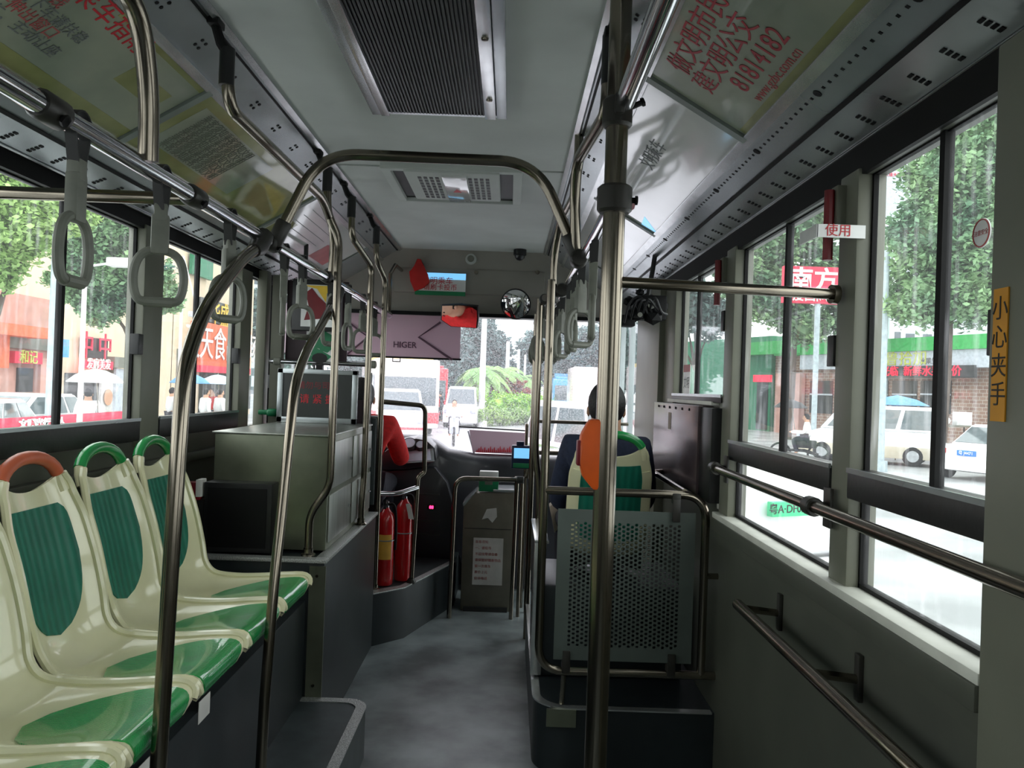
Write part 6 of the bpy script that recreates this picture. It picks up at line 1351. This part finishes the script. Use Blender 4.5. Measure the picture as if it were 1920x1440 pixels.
# red banner fence
g = thing('banner_fence', (-8.0, 14, GZ), 'long red banner with white characters on the road fence to the left', 'banner')
BO = Vector((-8.0, 14, 0)); a, c_ = atp(-40, 782, BO, LN), atp(266, 768, BO, LN); zb_ = atp(150, 800, BO, LN).z; zt_ = atp(150, 776, BO, LN).z
b = MB(); b.box(-8.03, -8.0, a.y, c_.y, zb_, zt_); b.build('banner_cloth', 'sign_red', g)
text('文明出行人人', (zt_ - zb_) * 0.62, 'white_paint', g, (-7.99, (a.y + c_.y) / 2 - 1, (zb_ + zt_) / 2), (0, 1, 0), (0, 0, 1), 0.004, sx=1.5, bold=0.01)
b = MB()
for k in range(8):
    y = a.y + (c_.y - a.y) * k / 7; b.box(-8.08, -8.03, y - .03, y + .03, GZ, zt_)
b.box(-8.07, -8.04, a.y, c_.y, zb_ + .03, zb_ + .07); b.build('fence_rail', 'post_grey', g)
sedan((-10.4, 15.3, GZ), math.radians(10), 'white car behind the red banner at the far left')
sedan((-12.2, 20.3, GZ), math.radians(-5), 'silver-white car half hidden behind the thin white pole on the left')
for i, (px, y, sh, um, ul, pl_) in enumerate(((165, 17.2, 'white_cloth', 'white_cloth', 'white umbrella behind the thin white pole on the left', 'person under the white umbrella on the left pavement'),
        (345, 24, 'white_cloth', 'umbrella_blue', 'bright blue umbrella behind the curved pole on the left', 'person in white under the bright blue umbrella'),
        (398, 25, 'red_cloth', 'umbrella_pale', 'large pale blue umbrella in the second left window', 'person in red under the large pale blue umbrella'))):
    walker(at(px, 760, y=y).x, y, pl_, shirt=sh, yaw=0.5 + i, umb=(um, ul))
for px, y, sh, lb in ((412, 23.5, 'white_cloth', 'pedestrian in white right of the pale blue umbrella'), (385, 23, 'white_cloth', 'pedestrian in white left of the pale blue umbrella'), (322, 23, 'white_cloth', 'pedestrian in white beside the first left pillar')):
    walker(at(px, 760, y=y).x, y, lb, shirt=sh, yaw=-0.7)

# ---------------------------------------------------------------- ahead through the windscreen
def coach(x, y, rz, label, body, band, W=2.5, L=9, H=3.0, name='coach', sign=None, roofm=None):
    g = thing(name, (0, 0, 0), label, 'bus')
    b = MB(); b.box(-W / 2, W / 2, -L / 2, L / 2, .3, H, .12); b.build('body', body, g)
    b = MB(); b.box(-W / 2 - .01, W / 2 + .01, -L / 2 - .01, L / 2 + .01, .5, .95, .05); b.build('colour_band', band, g)
    b = MB(); b.box(-W / 2 + .15, W / 2 - .15, -L / 2 - .02, -L / 2 + .02, 1.2, 2.3, .03); b.build('end_window', 'car_glass', g)
    b = MB(); b.box(-W / 2 + .12, W / 2 - .12, L / 2 - .02, L / 2 + .02, 1.1, 2.4, .03); b.build('windscreen', 'car_glass', g)
    for s in (-1, 1):
        for k in range(6):
            y0 = -L / 2 + .4 + k * (L - .8) / 6; b = MB(); b.box(s * W / 2 - .02, s * W / 2 + .02, y0, y0 + (L - .8) / 6 - .12, 1.35, 2.35, .01); b.build('side_window', 'car_glass', g)
        for yy in (-L * .28, L * .32): b = MB(); b2 = MB(); wheel(b, b2, s * (W / 2 - .12), yy, .45, .45, .25, s); w = b.build('wheel', 'tyre', g); b2.build('hub', 'hub', w)
    b = MB(); b.box(-W / 2 + .2, W / 2 - .2, -L / 2 + .5, L / 2 - .3, H - .02, H + .16, .06); b.build('roof_pod', roofm or body, g)
    g.location = (x, y, GZ); g.rotation_euler = (0, 0, rz); return g
p = at(735, 760, y=34); coach(p.x, 35, math.radians(14), 'white and red coach with a yellow roof on the left of the road ahead', 'coach_white', 'coach_red', roofm='coach_yellow')
p = at(800, 760, y=46); coach(p.x - 1.0, 49, math.radians(14), 'red topped coach behind the first coach ahead', 'coach_red', 'coach_white')
p = at(755, 800, y=29); van((p.x, 28, GZ), math.radians(190), 'pinkish white minibus below the coach ahead', lower='coach_red', name='minivan', cat='van')
p = at(862, 790, y=38); van((p.x, 40, GZ), math.radians(180), 'white van coming towards the bus in the middle of the road ahead', name='minivan', cat='van', H=2.0)
p = at(1067, 760, y=50); coach(p.x, 56, 0.0, 'blue bus far ahead on the right side of the road', 'bus_blue', 'coach_white', W=2.0, H=2.7)
g = thing('box_truck', (0, 0, 0), 'white box truck ahead behind the seated passenger', 'truck'); p = at(1112, 760, y=38)
b = MB(); b.box(-1.1, 1.1, -2.6, 1.4, .7, 3.1, .04); b.build('cargo_box', 'coach_white', g); b = MB(); b.box(-1.0, 1.0, 1.45, 3.1, .5, 2.3, .1); b.build('cab', 'coach_white', g)
for s in (-1, 1):
    for yy in (-1.6, 2.4): b = MB(); b2 = MB(); wheel(b, b2, s * .95, yy, .42, .42, .22, s); w = b.build('wheel', 'tyre', g); b2.build('hub', 'hub', w)
g.location = (p.x, 39, GZ)
p = at(851, 800, y=27); rider(p.x, 27, math.radians(185), 'motorcyclist in a pale raincoat riding towards the bus', 'white_cloth', 'scooter of the motorcyclist in the road ahead', None, 'gauge_face')
for i, (px, y, sh) in enumerate(((815, 42, 'red_cloth'), (825, 44, 'dark_trousers'), (888, 45, 'navy_cloth'), (898, 47, 'white_cloth'))):
    p = at(px, 760, y=y); walker(p.x, y, ['pedestrian in red left of the white van ahead', 'pedestrian in dark clothes just left of the white van ahead', 'pedestrian in navy right of the white van ahead', 'pedestrian in white by the median plants ahead'][i], shirt=sh, yaw=i, grp='people on the road ahead')
# median: hedge, reddish shrub, feathery palm
MX = lambda px, y: at(px, 740, y=y).x
g = thing('median_hedge', (MX(965, 44), 44, GZ), 'bright lime hedge on the median ahead', 'hedge')
leaves('foliage', 'leaf_lime', g, [((MX(935 + 14 * k, 44), 44 + k * .5, GZ + 1.05), .75) for k in range(7)], 4500 * 3, .13 * .6, 21)
b = MB()
for k in range(7): b.ball((MX(935 + 14 * k, 44), 44 + k * .5, GZ + .8), .62, (1, 1, 1.2), 2)
b.build('inner_foliage', 'leaf_lime', g)
g = thing('flower_bed', (MX(900, 42), 42, GZ), 'speckled pale flower bed left of the lime hedge', 'shrub')
leaves('foliage', 'leaf_light', g, [((MX(895 + 14 * k, 40), 40 + k * .6, GZ + .5), .55) for k in range(8)], 2500 * 3, .12 * .6, 22)
g = thing('red_shrub', (MX(920, 48), 48, GZ), 'reddish brown shrub under the feathery palms ahead', 'shrub')
leaves('foliage', 'leaf_red', g, [((MX(905 + 13 * k, 48), 48, GZ + 1.9), .75) for k in range(6)], 2600 * 3, .16 * .6, 23)
b = MB(); b.tube([(MX(935, 48), 48, GZ), (MX(935, 48), 48, GZ + 1.9)], .1, 6); b.build('stem', 'bark', g)
def palm(px, y, h, R, label, seed):
    x = MX(px, y); g = thing('feathery_palm', (x, y, GZ), label, 'palm', 'median palms'); rnd = random.Random(seed)
    b = MB()
    for k in range(26):
        a = rnd.uniform(0, 2 * PI); el = rnd.uniform(.1, .9); pts = []
        for i in range(6):
            t = i / 5; r = R * t; pts.append(Vector((x + r * math.cos(a), y + r * math.sin(a), GZ + h + R * el * t - R * 1.0 * t * t)))
        for i in range(5):
            d = (pts[i + 1] - pts[i]); sdir = Vector((-math.sin(a), math.cos(a), 0))
            for j in range(6):
                q = pts[i] + d * j / 6; L = R * .26 * math.sin(PI * min(.98, (i + j / 6) / 5 * .9 + .08))
                for s in (-1, 1): b.quad(q, q + sdir * s * L + d * .5 - Vector((0, 0, L * .4)), q + sdir * s * L * .9 + d * .62 - Vector((0, 0, L * .4)), q + d * .12)
    b.build('fronds', 'leaf_light', g, smooth=False); b = MB(); b.tube([(x, y, GZ), (x, y, GZ + h)], [.16, .11], 8); b.build('trunk', 'bark', g)
palm(905, 46, 2.9, 1.7, 'feathery palm left of the tall median lamp post', 1); palm(935, 49, 3.0, 1.8, 'feathery palm in the middle of the median', 2); palm(975, 52, 2.7, 1.6, 'feathery palm on the right end of the median', 3)
for px, pt, y, r, lb in ((909, 585, 40, .17, 'tallest white lamp post on the median ahead'), (953, 640, 56, .17, 'second white lamp post on the median ahead'), (973, 655, 66, .15, 'third white lamp post on the median ahead'), (985, 665, 76, .13, 'fourth white lamp post on the median ahead'), (996, 690, 86, .13, 'fifth white lamp post on the median, just left of the poles')):
    post(px, pt, 0, y, r, lb, m='white_paint')
lbl = iter(['trees left of the sunshade end ahead', 'dark tree rising behind the white van ahead', 'blue-green tree right of the sunshade', 'blue-green tree behind the tallest lamp post', 'dark tree behind the median palms', 'blue-green tree right of the lamp posts', 'dark tree above the blue bus ahead', 'dark tree above the white truck ahead', 'hazy tree at the right edge of the windscreen', 'dark tree behind the coaches ahead', 'hazy tree far left of the road ahead'])
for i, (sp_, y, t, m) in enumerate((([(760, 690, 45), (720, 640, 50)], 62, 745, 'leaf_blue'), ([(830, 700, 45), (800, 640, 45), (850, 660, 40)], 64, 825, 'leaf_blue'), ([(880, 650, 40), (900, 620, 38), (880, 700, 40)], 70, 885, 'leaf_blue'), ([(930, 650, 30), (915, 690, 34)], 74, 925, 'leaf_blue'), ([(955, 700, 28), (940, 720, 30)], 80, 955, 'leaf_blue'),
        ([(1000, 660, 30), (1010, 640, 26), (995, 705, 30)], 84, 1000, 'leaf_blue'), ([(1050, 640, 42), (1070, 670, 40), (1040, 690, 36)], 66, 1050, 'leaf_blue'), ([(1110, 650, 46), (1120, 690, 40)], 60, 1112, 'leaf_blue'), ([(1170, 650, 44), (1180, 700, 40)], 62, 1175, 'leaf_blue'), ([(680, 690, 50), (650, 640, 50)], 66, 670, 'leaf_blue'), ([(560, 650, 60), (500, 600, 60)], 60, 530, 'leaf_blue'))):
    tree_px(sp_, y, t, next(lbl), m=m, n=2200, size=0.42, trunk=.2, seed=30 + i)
g = thing('blue_billboard', (at(1058, 704, y=58).x, 58, GZ), 'small bright blue board above the blue bus ahead', 'billboard'); a, c_ = at(1040, 700, y=60), at(1075, 713, y=60)
b = MB(); b.box(a.x, c_.x, 60, 60.2, c_.z, a.z); b.tube([((a.x + c_.x) / 2, 60.1, c_.z), ((a.x + c_.x) / 2, 60.1, GZ)], .1, 6); b.build('board', 'bus_blue', g)
